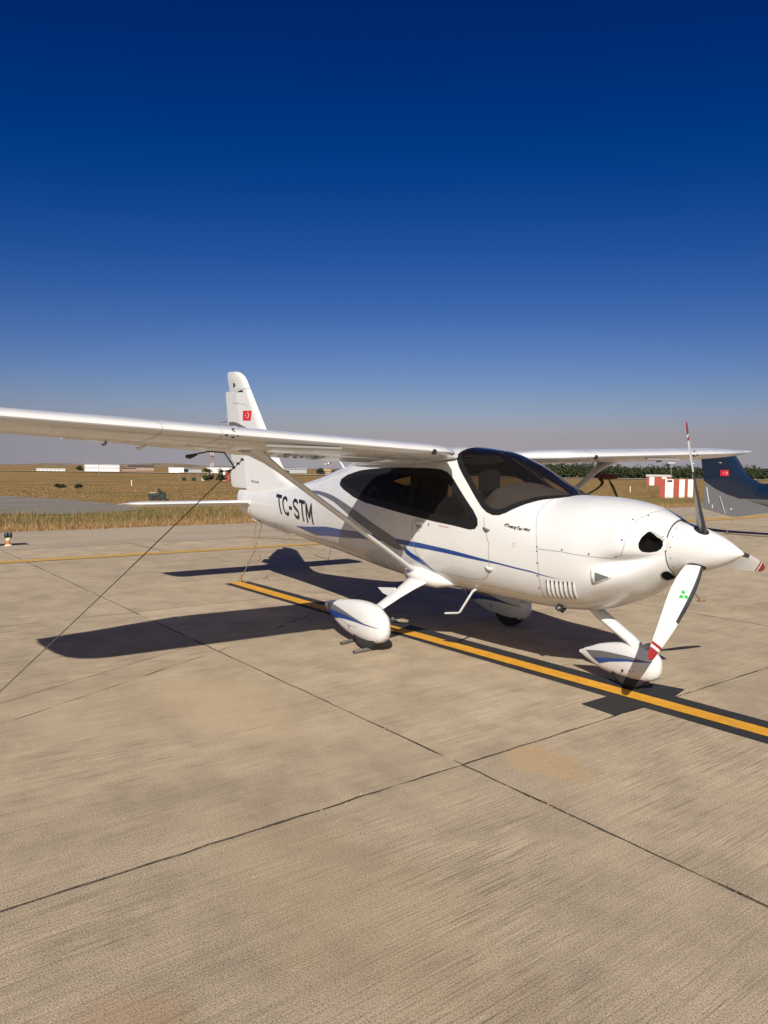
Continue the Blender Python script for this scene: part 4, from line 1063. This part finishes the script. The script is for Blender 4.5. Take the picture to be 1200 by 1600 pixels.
# spinner and propeller ---------------------------------------------------
PC = Vector((0, 0, 1.125))
prof = [(0, .001), (-.012, .014), (-.04, .034), (-.09, .068), (-.15, .102), (-.22, .133), (-.30, .159), (-.38, .177), (-.45, .192), (-.466, .196)]
rings = [[(x, r*math.cos(2*math.pi*k/40), PC.z-.004*0+r*math.sin(2*math.pi*k/40)) for k in range(40)] for x, r in prof]
spin = loft('spinner', rings, M_white, plane, sharp=60)
for k in range(15):
    a = 2*math.pi*(k+.3)/15; r = .187
    p = Vector((-.437, r*math.cos(a), PC.z+r*math.sin(a))); nn = Vector((.3, math.cos(a), math.sin(a))).normalized()
    tube('screw', [p-nn*.003, p+nn*.0025], .0045, M_dark, spin, n=6)
HUBX = -.285
def blade(phi, idx):
    rad = Vector((0, -math.sin(phi), math.cos(phi))); tan = Vector((0, -math.cos(phi), -math.sin(phi))); ax_ = Vector((1, 0, 0))
    st = [(.12,.050,60,.034),(.16,.056,56,.032),(.22,.068,50,.026),(.30,.078,44,.020),(.40,.082,38,.016),(.50,.078,33,.013),(.60,.070,29,.011),(.70,.060,25,.009),(.78,.050,23,.0075),(.85,.040,21,.006),(.90,.032,20,.005),(.925,.024,20,.004),(.94,.010,20,.002)]
    def ring(r, ch, be, tk, part):
        cd_ = tan*math.cos(R(be))+ax_*math.sin(R(be))      # towards leading edge
        nd = ax_*math.cos(R(be))-tan*math.sin(R(be))       # forward face normal
        sweep = -.02*max(0, (r-.55)/.4)**2
        out = []
        lo, hi = part; n = 8
        U = []
        for i in range(n+1):
            u = lo+(hi-lo)*i/n          # 0 = LE, 1 = TE
            T = (.2969*math.sqrt(u)-.126*u-.3516*u*u+.2843*u**3-.1036*u**4)/.1
            U.append((u, T))
        c0 = PC+Vector((HUBX, 0, 0))+rad*r+cd_*(sweep)
        top = [c0+cd_*(ch*2*(.42-u))+nd*tk*T*.75 for u, T in U]; bot = [c0+cd_*(ch*2*(.42-u))-nd*tk*T*.35 for u, T in reversed(U)]
        if lo == 0: bot = bot[:-1]
        return top+bot
    def seg(name, r0, r1, m, par, part=(0, 1), grow=0):
        rs = [r0]+[s_[0] for s_ in st if r0 < s_[0] < r1]+[r1]; rings = []
        for r in rs:
            v = [interp([(s_[0], s_[j]) for s_ in st], r) for j in (1, 2, 3)]
            rings.append(ring(r, v[0]+grow*.5, v[1], v[2]+grow, part))
        return loft(name, rings, m, par, sharp=60)
    b = seg('propeller_blade', .12, .815, M_plain, plane)
    seg('blade_tip_band', .815, .837, M_red, b); seg('blade_tip_band', .837, .857, M_plain, b); seg('blade_tip', .857, .94, M_red, b)
    seg('leading_edge_boot', .13, .60, M_bladeblack, b, (0, .20), .0014)
    # dark root cuff opening in the spinner
    n = 24; V = []
    cdr = tan*math.cos(R(58))+ax_*math.sin(R(58)); ndr = ax_*math.cos(R(58))-tan*math.sin(R(58))
    def srf(p):   # push a point radially onto the spinner surface
        r_ = interp(sorted([(x, r) for x, r in prof]), p.x)
        q = Vector((0, p.y, p.z-PC.z)).normalized(); return Vector((p.x, q.y*(r_+.0025), PC.z+q.z*(r_+.0025)))
    c0 = PC+Vector((HUBX, 0, 0))+rad*.16
    ringp = [srf(c0+cdr*.066*math.cos(2*math.pi*k/n)+ndr*.042*math.sin(2*math.pi*k/n)) for k in range(n)]
    V = [srf(c0)]+ringp
    mk('blade_root_gap', V, [(0, 1+k, 1+(k+1) % n) for k in range(n)], M_dark, spin, False)
    # three leaf green mark on the front face
    for q in range(3):
        r = .40; cd_ = tan*math.cos(R(38))+ax_*math.sin(R(38)); nd = ax_*math.cos(R(38))-tan*math.sin(R(38))
        c1 = PC+Vector((HUBX, 0, 0))+rad*r+nd*.0135
        a = R(90+120*q); e1 = rad*math.cos(a)+cd_*math.sin(a); e2 = rad*-math.sin(a)+cd_*math.cos(a)
        mk('maker_mark', [c1+e1*.004, c1+e1*.018+e2*.016, c1+e1*.044, c1+e1*.018-e2*.016], [(0, 1, 2, 3)], M_green, b, False)
for i, ph in enumerate((19, 139, 259)): blade(R(ph), i)
# lower cooling intake behind the lower blade
for s in (-1, 1):
    drape('lower_intake', [(-.515,-138),(-.495,-137),(-.480,-142),(-.476,-152),(-.478,-166),(-.486,-174),(-.503,-174),(-.522,-164),(-.524,-150)], M_duct, cowl, off=.003, side=s, step=.015)
    ribbon('intake_lip', [(-.515,-138),(-.495,-137),(-.480,-142),(-.476,-152),(-.478,-166),(-.486,-174),(-.503,-174),(-.522,-164),(-.524,-150),(-.515,-138)], .008, M_bladeblack, cowl, off=.006, side=s, step=.01)

# cabin inside ---------------------------------------------------------------
def rbox(name, lo, hi, m, bev=.03): return box(name, lo, hi, m, plane, bev)
rings = []
for x, hh, zz in ((-1.36, .33, 1.40), (-1.45, .38, 1.44), (-1.65, .43, 1.515), (-1.82, .46, 1.555), (-1.95, .47, 1.57), (-2.08, .47, 1.565), (-2.12, .47, 1.50)):
    rings.append([(x, y*hh, 1.0) for y in (-1,)]+[(x, hh*y, zz-.22*abs(y)**2.2) for y in (-1, -.8, -.6, -.4, -.2, 0, .2, .4, .6, .8, 1)]+[(x, hh, 1.0)])
loft('glareshield', rings, M_dash, plane)
rbox('instrument_panel', (-2.10, -.44, .80), (-2.04, .44, 1.38), M_dark)
rbox('cabin_floor', (-3.6, -.36, .70), (-1.6, .36, .73), M_dark, .005)
rbox('bulkhead', (-4.24, -.27, .80), (-4.20, .27, 1.58), M_seat, .01)
for s in (-1, 1):
    rbox('front_seat', (-2.85, s*.25-.2, .86), (-2.35, s*.25+.2, .98), M_seat, .04)
    dx = .21 if s > 0 else 0
    rbox('seat_back', (-2.95+dx, s*.25-.2, .92), (-2.82+dx, s*.25+.2, 1.46), M_seat, .05)
    rbox('headrest', (-2.94+dx, s*.25-.11, 1.44), (-2.80+dx, s*.25+.11, 1.68), M_seat, .03)
    rbox('rear_seat', (-3.75, s*.2-.18, .86), (-3.35, s*.2+.18, .98), M_seat, .04)
    rbox('seat_back', (-3.85, s*.2-.19, .92), (-3.73, s*.2+.19, 1.5), M_seat, .05)
    tube('control_yoke', [(-2.10, s*.25, 1.16), (-2.2, s*.25, 1.17)], .015, M_dark, plane)
    if s < 0: tube('door_post', [(-2.95, s*.50, .95), (-2.97, s*.50, 1.3), (-3.0, s*.41, 1.60), (-3.0, s*.30, 1.77)], .04, M_dark, plane, flat=.5)
rbox('headliner', (-4.2, -.30, 1.79), (-2.52, .30, 1.81), M_dark, .005)
rbox('added_dark_panel', (-4.0, .35, 1.15), (-3.56, .365, 1.70), M_dark, .005)  # added panel, blocks the light showing through the far rear window
rbox('cabin_pillar', (-3.31, .35, 1.05), (-3.06, .39, 1.74), M_dark, .01)
tube('windscreen_brace', [(-2.10, .10, 1.76), (-1.95, .10, 1.64), (-1.72, .10, 1.48)], [.018, .02, .024], M_duct, plane)
tube('windscreen_brace', [(-2.10, -.04, 1.78), (-1.88, .02, 1.64), (-1.62, .06, 1.47)], .010, M_seat, plane)
tube('compass', [(-1.88, 0, 1.42), (-1.97, 0, 1.42)], .035, M_dark, plane, n=12)

# undercarriage ---------------------------------------------------------------
class Fair:
    """wheel fairing: stations x, ztop, zbot, halfwidth round an axis at y = yc"""
    def __init__(s, st, yc): s.st = st; s.yc = yc
    def g(s, x, k): return interp(sorted([(a[0], a[k]) for a in s.st]), x)
    def ring(s, x, n=24):
        zt, zb, w_ = s.g(x, 1), s.g(x, 2), s.g(x, 3); zc = (zt+zb)/2; h = (zt-zb)/2; o = []
        for k in range(n):
            a = 2*math.pi*k/n; c_, s_ = math.cos(a), math.sin(a); r_ = (abs(c_)**2.6+abs(s_)**2.6)**(-1/2.6); o.append((x, s.yc+w_*r_*s_, zc+h*r_*c_))
        return o
    def y(s, x, z, side):
        zt, zb, w_ = s.g(x, 1), s.g(x, 2), s.g(x, 3); zc = (zt+zb)/2; h = (zt-zb)/2; t = min(.99, abs(z-zc)/h); return s.yc+side*w_*(1-t**2.6)**(1/2.6)
    def decal(s, name, poly, m, par, side, off=.003):
        P = dens(poly, .025); xs = [p[0] for p in P]; ys = [p[1] for p in P]; pts = [Vector(p) for p in P]
        gx = min(xs)+.02
        while gx < max(xs):
            gy = min(ys)+.01
            while gy < max(ys):
                if inpoly((gx, gy), P) and pdist((gx, gy), P) > .007: pts.append(Vector((gx, gy)))
                gy += .018
            gx += .03
        r = delaunay_2d_cdt(pts, [], [list(range(len(P)))], 1, 1e-7)
        V = [(v.x, s.y(v.x, v.y, side)+side*off, v.y) for v in r[0]]
        mk(name, V, [f if side < 0 else list(reversed(f)) for f in r[2]], m, par, True)
def smooth_st(st, sub=4):
    out = []
    st = sorted(st); n = len(st)
    for i in range(n-1):
        for q in range(sub):
            t = q/sub; row = []
            for k in range(4):
                p0, p1, p2, p3 = st[max(i-1, 0)][k], st[i][k], st[i+1][k], st[min(i+2, n-1)][k]
                row.append(p1+(p2-p1)*t if k == 0 else .5*((2*p1)+(-p0+p2)*t+(2*p0-5*p1+4*p2-p3)*t*t+(-p0+3*p1-3*p2+p3)*t**3))
            out.append(tuple(row))
    out.append(st[-1]); return out
MAIN = smooth_st([(-3.735,.318,.290,.006),(-3.68,.350,.258,.018),(-3.52,.385,.180,.048),(-3.32,.418,.115,.078),(-3.12,.436,.082,.098),(-2.97,.430,.072,.105),(-2.86,.402,.076,.098),(-2.77,.352,.105,.076),(-2.73,.305,.140,.050),(-2.71,.272,.18,.024),(-2.705,.25,.21,.006)])
NOSE = smooth_st([(-1.335,.200,.175,.005),(-1.28,.228,.150,.016),(-1.14,.288,.095,.046),(-.98,.330,.072,.075),(-.84,.352,.068,.092),(-.73,.345,.072,.092),(-.65,.315,.095,.074),(-.61,.280,.125,.050),(-.594,.25,.16,.024),(-.590,.225,.19,.006)])
def wheel(cx, cy, r, wd, par):
    n = 40; prof = [(r*.55, -wd*.5), (r*.8, -wd*.52), (r*.93, -wd*.46), (r*.99, -wd*.28), (r, 0), (r*.99, wd*.28), (r*.93, wd*.46), (r*.8, wd*.52), (r*.55, wd*.5)]
    rings = [[(cx+q*math.cos(2*math.pi*k/n), cy+yy, r+.004+q*math.sin(2*math.pi*k/n)-.004) for k in range(n)] for q, yy in prof]
    o = loft('wheel', rings, M_rubber, par, caps=True, sharp=60)
    tube('hub', [(cx, cy-wd*.53, r), (cx, cy+wd*.53, r)], r*.42, M_metal, o, n=18)
    return o
def LQ(s): return [(-2.90, s*.72, .565), (-3.16, s*.72, .535), (-3.08, s*.72, .49), (-2.90, s*.72, .46)]
for s in (-1, 1):
    f = Fair(MAIN, s*.95); fo = loft('main_wheel_fairing', [f.ring(a[0]) for a in MAIN], M_white, plane, sharp=60)
    wheel(-2.99, s*.95, .19, .14, plane)
    for sd_ in (-1, 1):
        f.decal('grey_stripe', [(-3.665,.338),(-3.56,.345),(-3.453,.338),(-3.262,.316),(-3.078,.285),(-2.937,.261),(-2.733,.24),(-2.937,.254),(-3.078,.271),(-3.237,.283),(-3.427,.287),(-3.65,.285)], M_grey, fo, sd_)
        f.decal('blue_stripe', [(-3.65,.285),(-3.427,.287),(-3.237,.283),(-3.078,.271),(-2.937,.254),(-2.733,.239),(-2.913,.246),(-3.078,.252),(-3.261,.247),(-3.4,.233),(-3.53,.205),(-3.60,.225)], M_blue, fo, sd_)
        for (x, z, r_) in ((-3.19,.185,.010),(-3.215,.198,.005),(-3.17,.20,.005),(-3.24,.185,.005),(-3.20,.168,.006),(-3.27,.215,.004)):
            f.decal('screw', [(x+r_*math.cos(k*math.pi/4), z+r_*math.sin(k*math.pi/4)) for k in range(8)], M_dark, fo, sd_)
        f.decal('panel_seam', [(-3.37,.232),(-3.28,.212),(-3.18,.202),(-3.06,.206),(-3.06,.203),(-3.18,.199),(-3.28,.209),(-3.37,.229)], M_seam, fo, sd_)
    tube('gear_leg', [(-2.80, s*.36, .685), (-2.80, s*.50, .645), (-2.815, s*.62, .585), (-2.84, s*.76, .505), (-2.87, s*.92, .41)], [.19, .15, .108, .08, .066], M_white, plane, n=14, flat=.28, chord=(1, 0, 0))
    # strut foot bulge and small step on the leg
    tube('strut_foot_fairing', [(-3.08, s*.40, .70), (-2.95, s*.475, .69), (-2.78, s*.485, .67), (-2.6, s*.44, .65), (-2.42, s*.36, .63)], [.02, .085, .10, .085, .012], M_white, plane, n=14, flat=.85)
    bm = bmesh.new(); q = LQ(s)
    vs = [bm.verts.new((a, b-.006, c_)) for a, b, c_ in q]+[bm.verts.new((a, b+.006, c_)) for a, b, c_ in q]
    bm.faces.new(vs[:4]); bm.faces.new(list(reversed(vs[4:])))
    for k in range(4): bm.faces.new((vs[k], vs[(k+1) % 4], vs[(k+1) % 4+4], vs[k+4]))
    from_bm('leg_cuff', bm, M_plain, plane)
    # boarding step
    tube('boarding_step', [(-2.165, s*.38, .63), (-2.19, s*.41, .60), (-2.275, s*.475, .415), (-2.29, s*.48, .40), (-2.44, s*.50, .375)], [.026, .022, .020, .018, .018], M_plain, plane, n=8, flat=.55)
f = Fair(NOSE, 0); fo = loft('nose_wheel_fairing', [f.ring(a[0]) for a in NOSE], M_white, plane, sharp=60)
wheel(-.845, 0, .17, .12, plane)
for sd_ in (-1, 1):
    f.decal('grey_stripe', [(-1.26,.215),(-1.205,.225),(-1.10,.245),(-.993,.255),(-.85,.262),(-.782,.262),(-.62,.249),(-.819,.240),(-1.011,.208),(-1.18,.172)], M_grey, fo, sd_)
    f.decal('blue_stripe', [(-1.18,.172),(-1.011,.208),(-.819,.240),(-.62,.249),(-.72,.236),(-.819,.223),(-.991,.182),(-1.10,.142)], M_blue, fo, sd_)
    for (x, z, r_) in ((-.865,.140,.012),(-.80,.150,.006),(-.885,.115,.005),(-.76,.155,.005)):
        f.decal('screw', [(x+r_*math.cos(k*math.pi/4), z+r_*math.sin(k*math.pi/4)) for k in range(8)], M_dark, fo, sd_)
tube('nose_gear_leg', [(-1.24, 0, .60), (-1.15, 0, .535), (-1.0, 0, .45), (-.86, 0, .375), (-.80, 0, .33)], [.068, .066, .062, .060, .062], M_white, plane, n=14, flat=.6)
box('tow_lug', (-.72, -.035, .34), (-.68, .035, .37), M_metal, plane, .004)
for (x, y, z) in ((-1.30, -.30, .60), (-1.33, -.22, .575)):
    tube('exhaust_pipe', [(x, y, z), (x-.012, y-.03, z-.028)], .024, M_bladeblack, plane, n=14); tube('exhaust_mouth', [(x-.0125, y-.0305, z-.0285), (x-.0133, y-.0325, z-.0305)], .020, M_dark, plane, n=14)

# ================================================================== CHOCKS, ROPES
def chock(x, y, L_, label, m, ang=0):
    t = thing('wheel_chock', (x, y, 0), label, 'chock', None)
    c_, s_ = math.cos(ang), math.sin(ang)
    tube('tube', [(x, y, .018), (x+L_*s_, y+L_*c_, .018)], .0165, m, t, n=12)
    tube('tube_mouth', [(x-.002*s_, y-.002*c_, .018), (x-.004*s_, y-.004*c_, .018)], .011, M_dark, t, n=10)
    return t
M_chock = mat('scuffed_metal', (.16, .15, .135), .6, metal=.3)
chock(-3.257, -1.08, .4, 'short metal tube chock behind the near main wheel', M_chock, -.25)
chock(-2.91, -1.178, .46, 'metal tube chock in front of the near main wheel', M_chock, -.1)
t = thing('ground_anchor', (-3.84, .0, 0), 'small pale ground anchor plate on the yellow line behind the near wheel fairing', 'anchor')
lathe('plate', [(.001, .009), (.055, .009), (.05, .022), (.03, .03), (.001, .031)], -3.84, .0, M_metal, t, 18)
lathe('anchor_stud', [(.012, .03), (.012, .05), (.001, .052)], -3.84, .0, M_chock, t, 10)
# grit and small weeds along the joints
def grit():
    V = []; F = []
    def stone(x, y, r):
        k = len(V); a0 = rng.uniform(0, 6.28)
        for q in range(5):
            a = a0+q*2*math.pi/5; rr = r*rng.uniform(.7, 1.2); V.append((x+rr*math.cos(a), y+rr*math.sin(a), .0))
        V.append((x, y, r*rng.uniform(.4, .8)))
        for q in range(5): F.append((k+q, k+(q+1) % 5, k+5))
    for _ in range(150): stone(rng.uniform(-8, 2.0), -2.13+rng.normal(0, .015), rng.uniform(.0015, .005))
    for _ in range(110): stone(-.5+rng.normal(0, .015), rng.uniform(-5, 4), rng.uniform(.0015, .0045))
    for _ in range(170): stone(rng.uniform(-8, 1.8), rng.uniform(-4.8, 3), rng.uniform(.001, .0035))
    for _ in range(60): stone(-1.0+rng.normal(0, .5)*1.0, -2.9+rng.normal(0, .5), rng.uniform(.001, .003))
    o = mk('grit', V, F, [M_cream, M_base, M_strip], None, False); tag(o, kind='stuff')
    o.data.polygons.foreach_set('material_index', np.repeat(rng.choice(3, len(F)//5, p=[.3, .4, .3]), 5))
grit()
w0 = np.concatenate([np.c_[rng.normal(.14, .03, 26), rng.normal(-2.13, .006, 26), np.full(26, -.01)], np.c_[rng.normal(1.02, .05, 22), rng.normal(-2.13, .006, 22), np.full(22, -.01)],
    np.c_[rng.uniform(-7, -3, 60), rng.normal(-2.13, .006, 60), np.full(60, -.02)], np.c_[rng.normal(-1.6, .02, 12), rng.normal(-2.13, .005, 12), np.full(12, -.01)]])
grass('joint_weeds', w0, .022, .010, .004, GR, [.4, .2, .2, .2], .8)
e0 = scatter(5000, -17.62, -17.1, -14, 50, 0.0); e0 = e0[np.sin(e0[:, 1]*2.1)+np.sin(e0[:, 1]*.77+1)+rng.normal(0, .5, 5000) > .7+(e0[:, 0]+17.6)*3]
grass('edge_weeds', e0, .07, .04, .02, GR, [.3, .2, .2, .3], .8)
def rope(name, pts, r, m, label, cat='rope', sag=0, seg=16, extra=None):
    P = []
    for a, b in zip(pts, pts[1:]):
        a, b = Vector(a), Vector(b)
        for k in range(seg): P.append(a.lerp(b, k/seg)+Vector((0, 0, -sag*4*(k/seg)*(1-k/seg))))
    P.append(Vector(pts[-1]))
    t = thing(name, tuple(pts[-1]), label, cat); tube('rope_line', P, r, m, t, n=6)
    return t
TT = Vector((-2.98, -2.25, 1.735)); GA = Vector((-3.113, -4.115, .02))
rp = rope('tie_down_rope', [tuple(TT), tuple(GA)], .0040, M_rope, 'dark tie-down rope running from the near wing strut down to the left', sag=.008, seg=24)
d0 = (GA-TT).normalized()
for k in range(4):
    c0 = TT+d0*(.0+.05*k); a1 = d0.orthogonal().normalized(); b1 = d0.cross(a1)
    tube('knot', [c0+(a1*math.cos(t_)+b1*math.sin(t_))*.010+d0*t_*.002 for t_ in [2*math.pi*q/12 for q in range(13)]], .0052, M_rope, rp, n=6)
tube('loop', [TT+d0*.13, TT+d0*.17+Vector((-.05, -.04, .01)), TT+d0*.22+Vector((-.06, -.04, -.02)), TT+d0*.25, TT+d0*.2+Vector((.02, .0, -.02))], .006, M_rope, rp, n=6)
tube('rope_tail', [TT+d0*.10, TT+Vector((-.05, -.14, .05)), TT+Vector((-.08, -.26, .055)), TT+Vector((-.08, -.38, .03)), TT+Vector((-.08, -.42, .01))], .0065, M_rope, rp, n=6)
tube('rope_end', [TT+Vector((-.08, -.36, .03)), TT+Vector((-.08, -.42, .01)), TT+Vector((-.08, -.45, .012))], [.010, .019, .012], M_rope, rp, n=8)
# strut to wing turns
# tail rope
tr = rope('tail_rope', [(-6.98, -.03, .50), (-7.24, -.12, .05)], .006, M_tanrope, 'thin tan rope tying the tail down to the start of the yellow line', seg=10)
tube('rope_strand', [(-6.93, -.02, .92), (-6.98, -.03, .80), (-7.0, -.03, .62), (-6.985, -.03, .50)], .005, M_tanrope, tr, n=5)
tube('rope_strand', [(-6.80, -.02, .90), (-6.82, -.02, .82), (-6.9, -.02, .66), (-6.985, -.03, .52)], .005, M_tanrope, tr, n=5)
tube('loop', [(-6.985, -.03, .53), (-6.86, -.02, .44), (-6.84, -.02, .37), (-6.92, -.02, .34), (-6.99, -.03, .40), (-6.985, -.03, .5)], .0045, M_tanrope, tr, n=5)
tube('anchor_eye', [(-7.24, -.12, .12), (-7.25, -.12, .06), (-7.26, -.12, .0)], [.012, .022, .03], M_tanrope, tr, n=8)
tube('tail_ring', [(-6.86, -.02, .90), (-6.86, -.02, .945)], .012, M_dkgreen, tr, n=6)
# far tie down with webbing
t = thing('tie_down_straps', (-2.6, 4.15, 0), 'dark maroon strap roll with hanging straps knotted under the far wing strut', 'strap')
tube('strap_roll', [(-2.74, 2.14, 1.625), (-2.72, 2.2, 1.615), (-2.70, 2.28, 1.615), (-2.70, 2.36, 1.62)], [.022, .034, .03, .03], M_maroon, t, n=10)
tube('strap_roll', [(-2.75, 2.10, 1.60), (-2.75, 2.105, 1.70)], [.038, .034], M_maroon, t, n=10)
tube('strap_roll', [(-2.73, 2.12, 1.60), (-2.73, 2.17, 1.54)], [.03, .01], M_maroon, t, n=8)
tube('strap', [(-2.73, 2.16, 1.56), (-2.72, 2.12, 1.52), (-2.72, 2.02, 1.47), (-2.72, 1.90, 1.43), (-2.72, 1.80, 1.41)], .018, M_rope, t, n=8, flat=.35)
tube('strap', [(-2.71, 2.25, 1.59), (-2.71, 2.27, 1.55), (-2.71, 2.36, 1.44), (-2.71, 2.43, 1.36), (-2.71, 2.40, 1.325), (-2.71, 2.36, 1.32)], .009, M_rope, t, n=6)
tube('strap', [(-2.70, 2.26, 1.56), (-2.70, 2.33, 1.50), (-2.70, 2.41, 1.38)], .007, M_rope, t, n=6)
tube('rope_line', [(-2.71, 2.41, 1.36), (-2.7, 3.2, .78), (-2.6, 4.12, .03)], .0055, M_rope, t, n=6)
tube('anchor_ring', [(-2.6+.04*math.cos(a), 4.17+.06*math.sin(a), .015) for a in [2*math.pi*q/14 for q in range(15)]], .007, M_tanrope, t, n=6)

# ================================================================== BLUE AIRCRAFT NEXT ALONG
PY = 15.2
bp = thing('light_aircraft', (-7.8, PY, 0), 'dark blue and grey aircraft cut off by the right edge, red flag on its fin', 'aircraft')
def bring(x, zt, zb, w_, n=20, zsplit=None): 
    zc = (zt+zb)/2; h = (zt-zb)/2
    return [(x, PY+w_*math.sin(2*math.pi*k/n), zc+h*math.cos(2*math.pi*k/n)) for k in range(n)]
def halfring(x, zt, zb, w_, zs, upper, n=10):
    zc = (zt+zb)/2; h = (zt-zb)/2; c0 = max(-1, min(1, (zs-zc)/h)); a0 = math.acos(c0)
    if upper: A = [-a0+2*a0*k/n for k in range(n+1)]
    else: A = [a0+(2*math.pi-2*a0)*k/n for k in range(n+1)]
    return [(x, PY+w_*math.sin(a), zc+h*math.cos(a)) for a in A]
bst = [(-7.55,1.36,.92,.03),(-7.2,1.42,.86,.08),(-6.8,1.43,.78,.13),(-6.2,1.46,.68,.2),(-5.4,1.55,.60,.30),(-4.4,1.80,.54,.48),(-3.4,1.98,.50,.58),(-2.4,1.95,.50,.58),(-1.7,1.60,.52,.54),(-1.0,1.48,.58,.46),(-.5,1.36,.70,.3),(-.3,1.25,.85,.2)]
loft('upper_fuselage', [halfring(x, zt, zb, w_, 1.0, True) for x, zt, zb, w_ in bst], M_bluep, bp, sharp=50)
loft('lower_fuselage', [halfring(x, zt, zb, w_, .997, False) for x, zt, zb, w_ in bst], M_silver, bp, sharp=50)
# fin in two colours: outline pieces given thickness
def plate(name, poly, th_, m, par, y0=PY):
    r = delaunay_2d_cdt([Vector(p) for p in poly], [], [list(range(len(poly)))], 1, 1e-6); n = len(r[0]); A = [(v.x, v.y) for v in r[0]]
    V = [(x, y0-th_/2, z) for x, z in A]+[(x, y0+th_/2, z) for x, z in A]; F = [tuple(f) for f in r[2]]+[tuple(q+n for q in reversed(f)) for f in r[2]]
    m_ = len(poly); F += [(i, i+n, (i+1) % m_+n, (i+1) % m_) for i in range(m_)]
    return mk(name, V, F, m, par, False)
FB = [(-8.93,2.16),(-8.3,2.72),(-8.1,2.76),(-7.95,2.62),(-7.86,2.18),(-7.63,1.80),(-7.46,1.56),(-7.30,1.47),(-7.0,1.425),(-6.6,1.42),(-6.6,1.0),(-6.96,.98),(-7.65,.97),(-7.92,1.03),(-8.39,1.22),(-8.80,1.47)]
# the blue fin keeps a rounded leading edge
fz = [1.0,1.1,1.25,1.47,1.6,1.8,2.0,2.15,2.22]
def bLE(z): return interp([(1.0,-6.7),(1.40,-6.85),(1.46,-7.2),(1.50,-7.36),(1.56,-7.46),(1.80,-7.63),(2.18,-7.88),(2.6,-8.02),(2.76,-8.08)], z)
def bTE(z): return interp([(1.0,-7.75),(1.05,-7.95),(1.22,-8.39),(1.47,-8.79),(2.16,-8.90),(2.72,-8.98)], z)
loft('fin', [[(x, y+PY, z_) for x, y, z_ in finring(z, bLE(z), bTE(z), .13)] for z in fz], M_bluep, bp, sharp=50)
plate('belly_fin', [(-8.74,1.435),(-8.79,.68),(-8.70,.655),(-7.95,.49),(-7.75,.49),(-6.5,.74),(-6.5,1.0),(-7.65,.965),(-7.92,1.025),(-8.39,1.215)], .05, M_silver, bp)
plate('white_panel_edge', [(-8.69,1.29),(-8.665,1.29),(-8.575,.83),(-8.60,.83)], .056, M_plain, bp)
plate('white_panel_edge', [(-8.50,.80),(-8.48,.80),(-8.47,.70),(-8.50,.70)], .056, M_plain, bp)
bf = plate('flag', [(-8.27,1.775),(-8.03,1.775),(-8.03,1.61),(-8.27,1.61)], .135, M_flagred, bp)
plate('crescent', [(-8.10+.036*math.cos(R(a)), 1.692+.036*math.sin(R(a))) for a in range(-130, 131, 20)]+[(-8.112+.028*math.cos(R(a)), 1.692+.028*math.sin(R(a))) for a in range(130, -131, -20)], .139, M_plain, bf)
plate('star', [(-8.175+(.018 if k % 2 == 0 else .008)*math.cos(R(36*k)), 1.692+(.018 if k % 2 == 0 else .008)*math.sin(R(36*k))) for k in range(10)], .139, M_plain, bf)
plate('wing_emblem', [(-8.36,1.985),(-8.22,1.995),(-8.17,2.01),(-8.12,2.0),(-8.0,1.985),(-8.12,1.965),(-8.17,1.955),(-8.22,1.965)], .120, M_satin, bp)
spt = plate('round_cap', [(-7.94+.025*math.cos(R(a)), .70+.025*math.sin(R(a))) for a in range(0, 360, 30)], .058, M_plain, bp)
for s in (-1, 1):
    rings = [[(x, PY+s*y, z) for x, z in airfoil(-2.0, -3.3, 2.02, .09*k, .06*k, 0, 1)] for y, k in ((.35, 1), (2, 1), (4, .9), (4.9, .7), (5.0, .1))]
    loft('wing', rings, M_plain, bp, sharp=50)
    tube('gear_leg', [(-2.9, PY+s*.4, .6), (-2.95, PY+s*.9, .3)], .05, M_silver, bp)
    fx_ = Fair(MAIN, PY+s*.95); loft('main_wheel_fairing', [fx_.ring(a[0], 14) for a in MAIN], M_silver, bp); wheel(-2.99, PY+s*.95, .19, .14, bp)
tube('nose_gear_leg', [(-1.1, PY, .6), (-.9, PY, .3)], .04, M_silver, bp); fx_ = Fair(NOSE, PY); loft('nose_wheel_fairing', [fx_.ring(a[0], 14) for a in NOSE], M_silver, bp); wheel(-.845, PY, .17, .12, bp)
loft('spinner', [[(x+.2, PY+r*math.cos(2*math.pi*k/20), 1.08+r*math.sin(2*math.pi*k/20)) for k in range(20)] for x, r in prof], M_plain, bp)
for k in range(3):
    a = R(30+120*k); tube('propeller_blade', [(-.1, PY+.15*math.sin(a), 1.08+.15*math.cos(a)), (-.1, PY+.5*math.sin(a), 1.08+.5*math.cos(a)), (-.1, PY+.92*math.sin(a), 1.08+.92*math.cos(a))], [.05, .07, .03], M_plain, bp, flat=.2)
for s in (-1, 1):
    V_, F_ = None, None
    plate('side_window', [(-3.9,1.4),(-2.2,1.4),(-2.3,1.1),(-3.7,1.15)], .02, M_dark, bp, PY+s*.585)
tb = rope('tail_rope', [(-7.84, PY-.02, .50), (-7.80, PY-.2, .32), (-7.86, PY-.45, .02)], .008, M_tanrope, 'thin rope hanging from the belly fin of the blue tailed aircraft', seg=6)
tube('rope_strand', [(-8.28, PY-.04, 1.05), (-8.2, PY-.05, .85), (-8.1, PY-.04, .55)], .006, M_satin, bp, n=5)

for o in list(bpy.data.objects):
    if o.type == 'MESH' and not o.data.vertices: bpy.data.objects.remove(o)
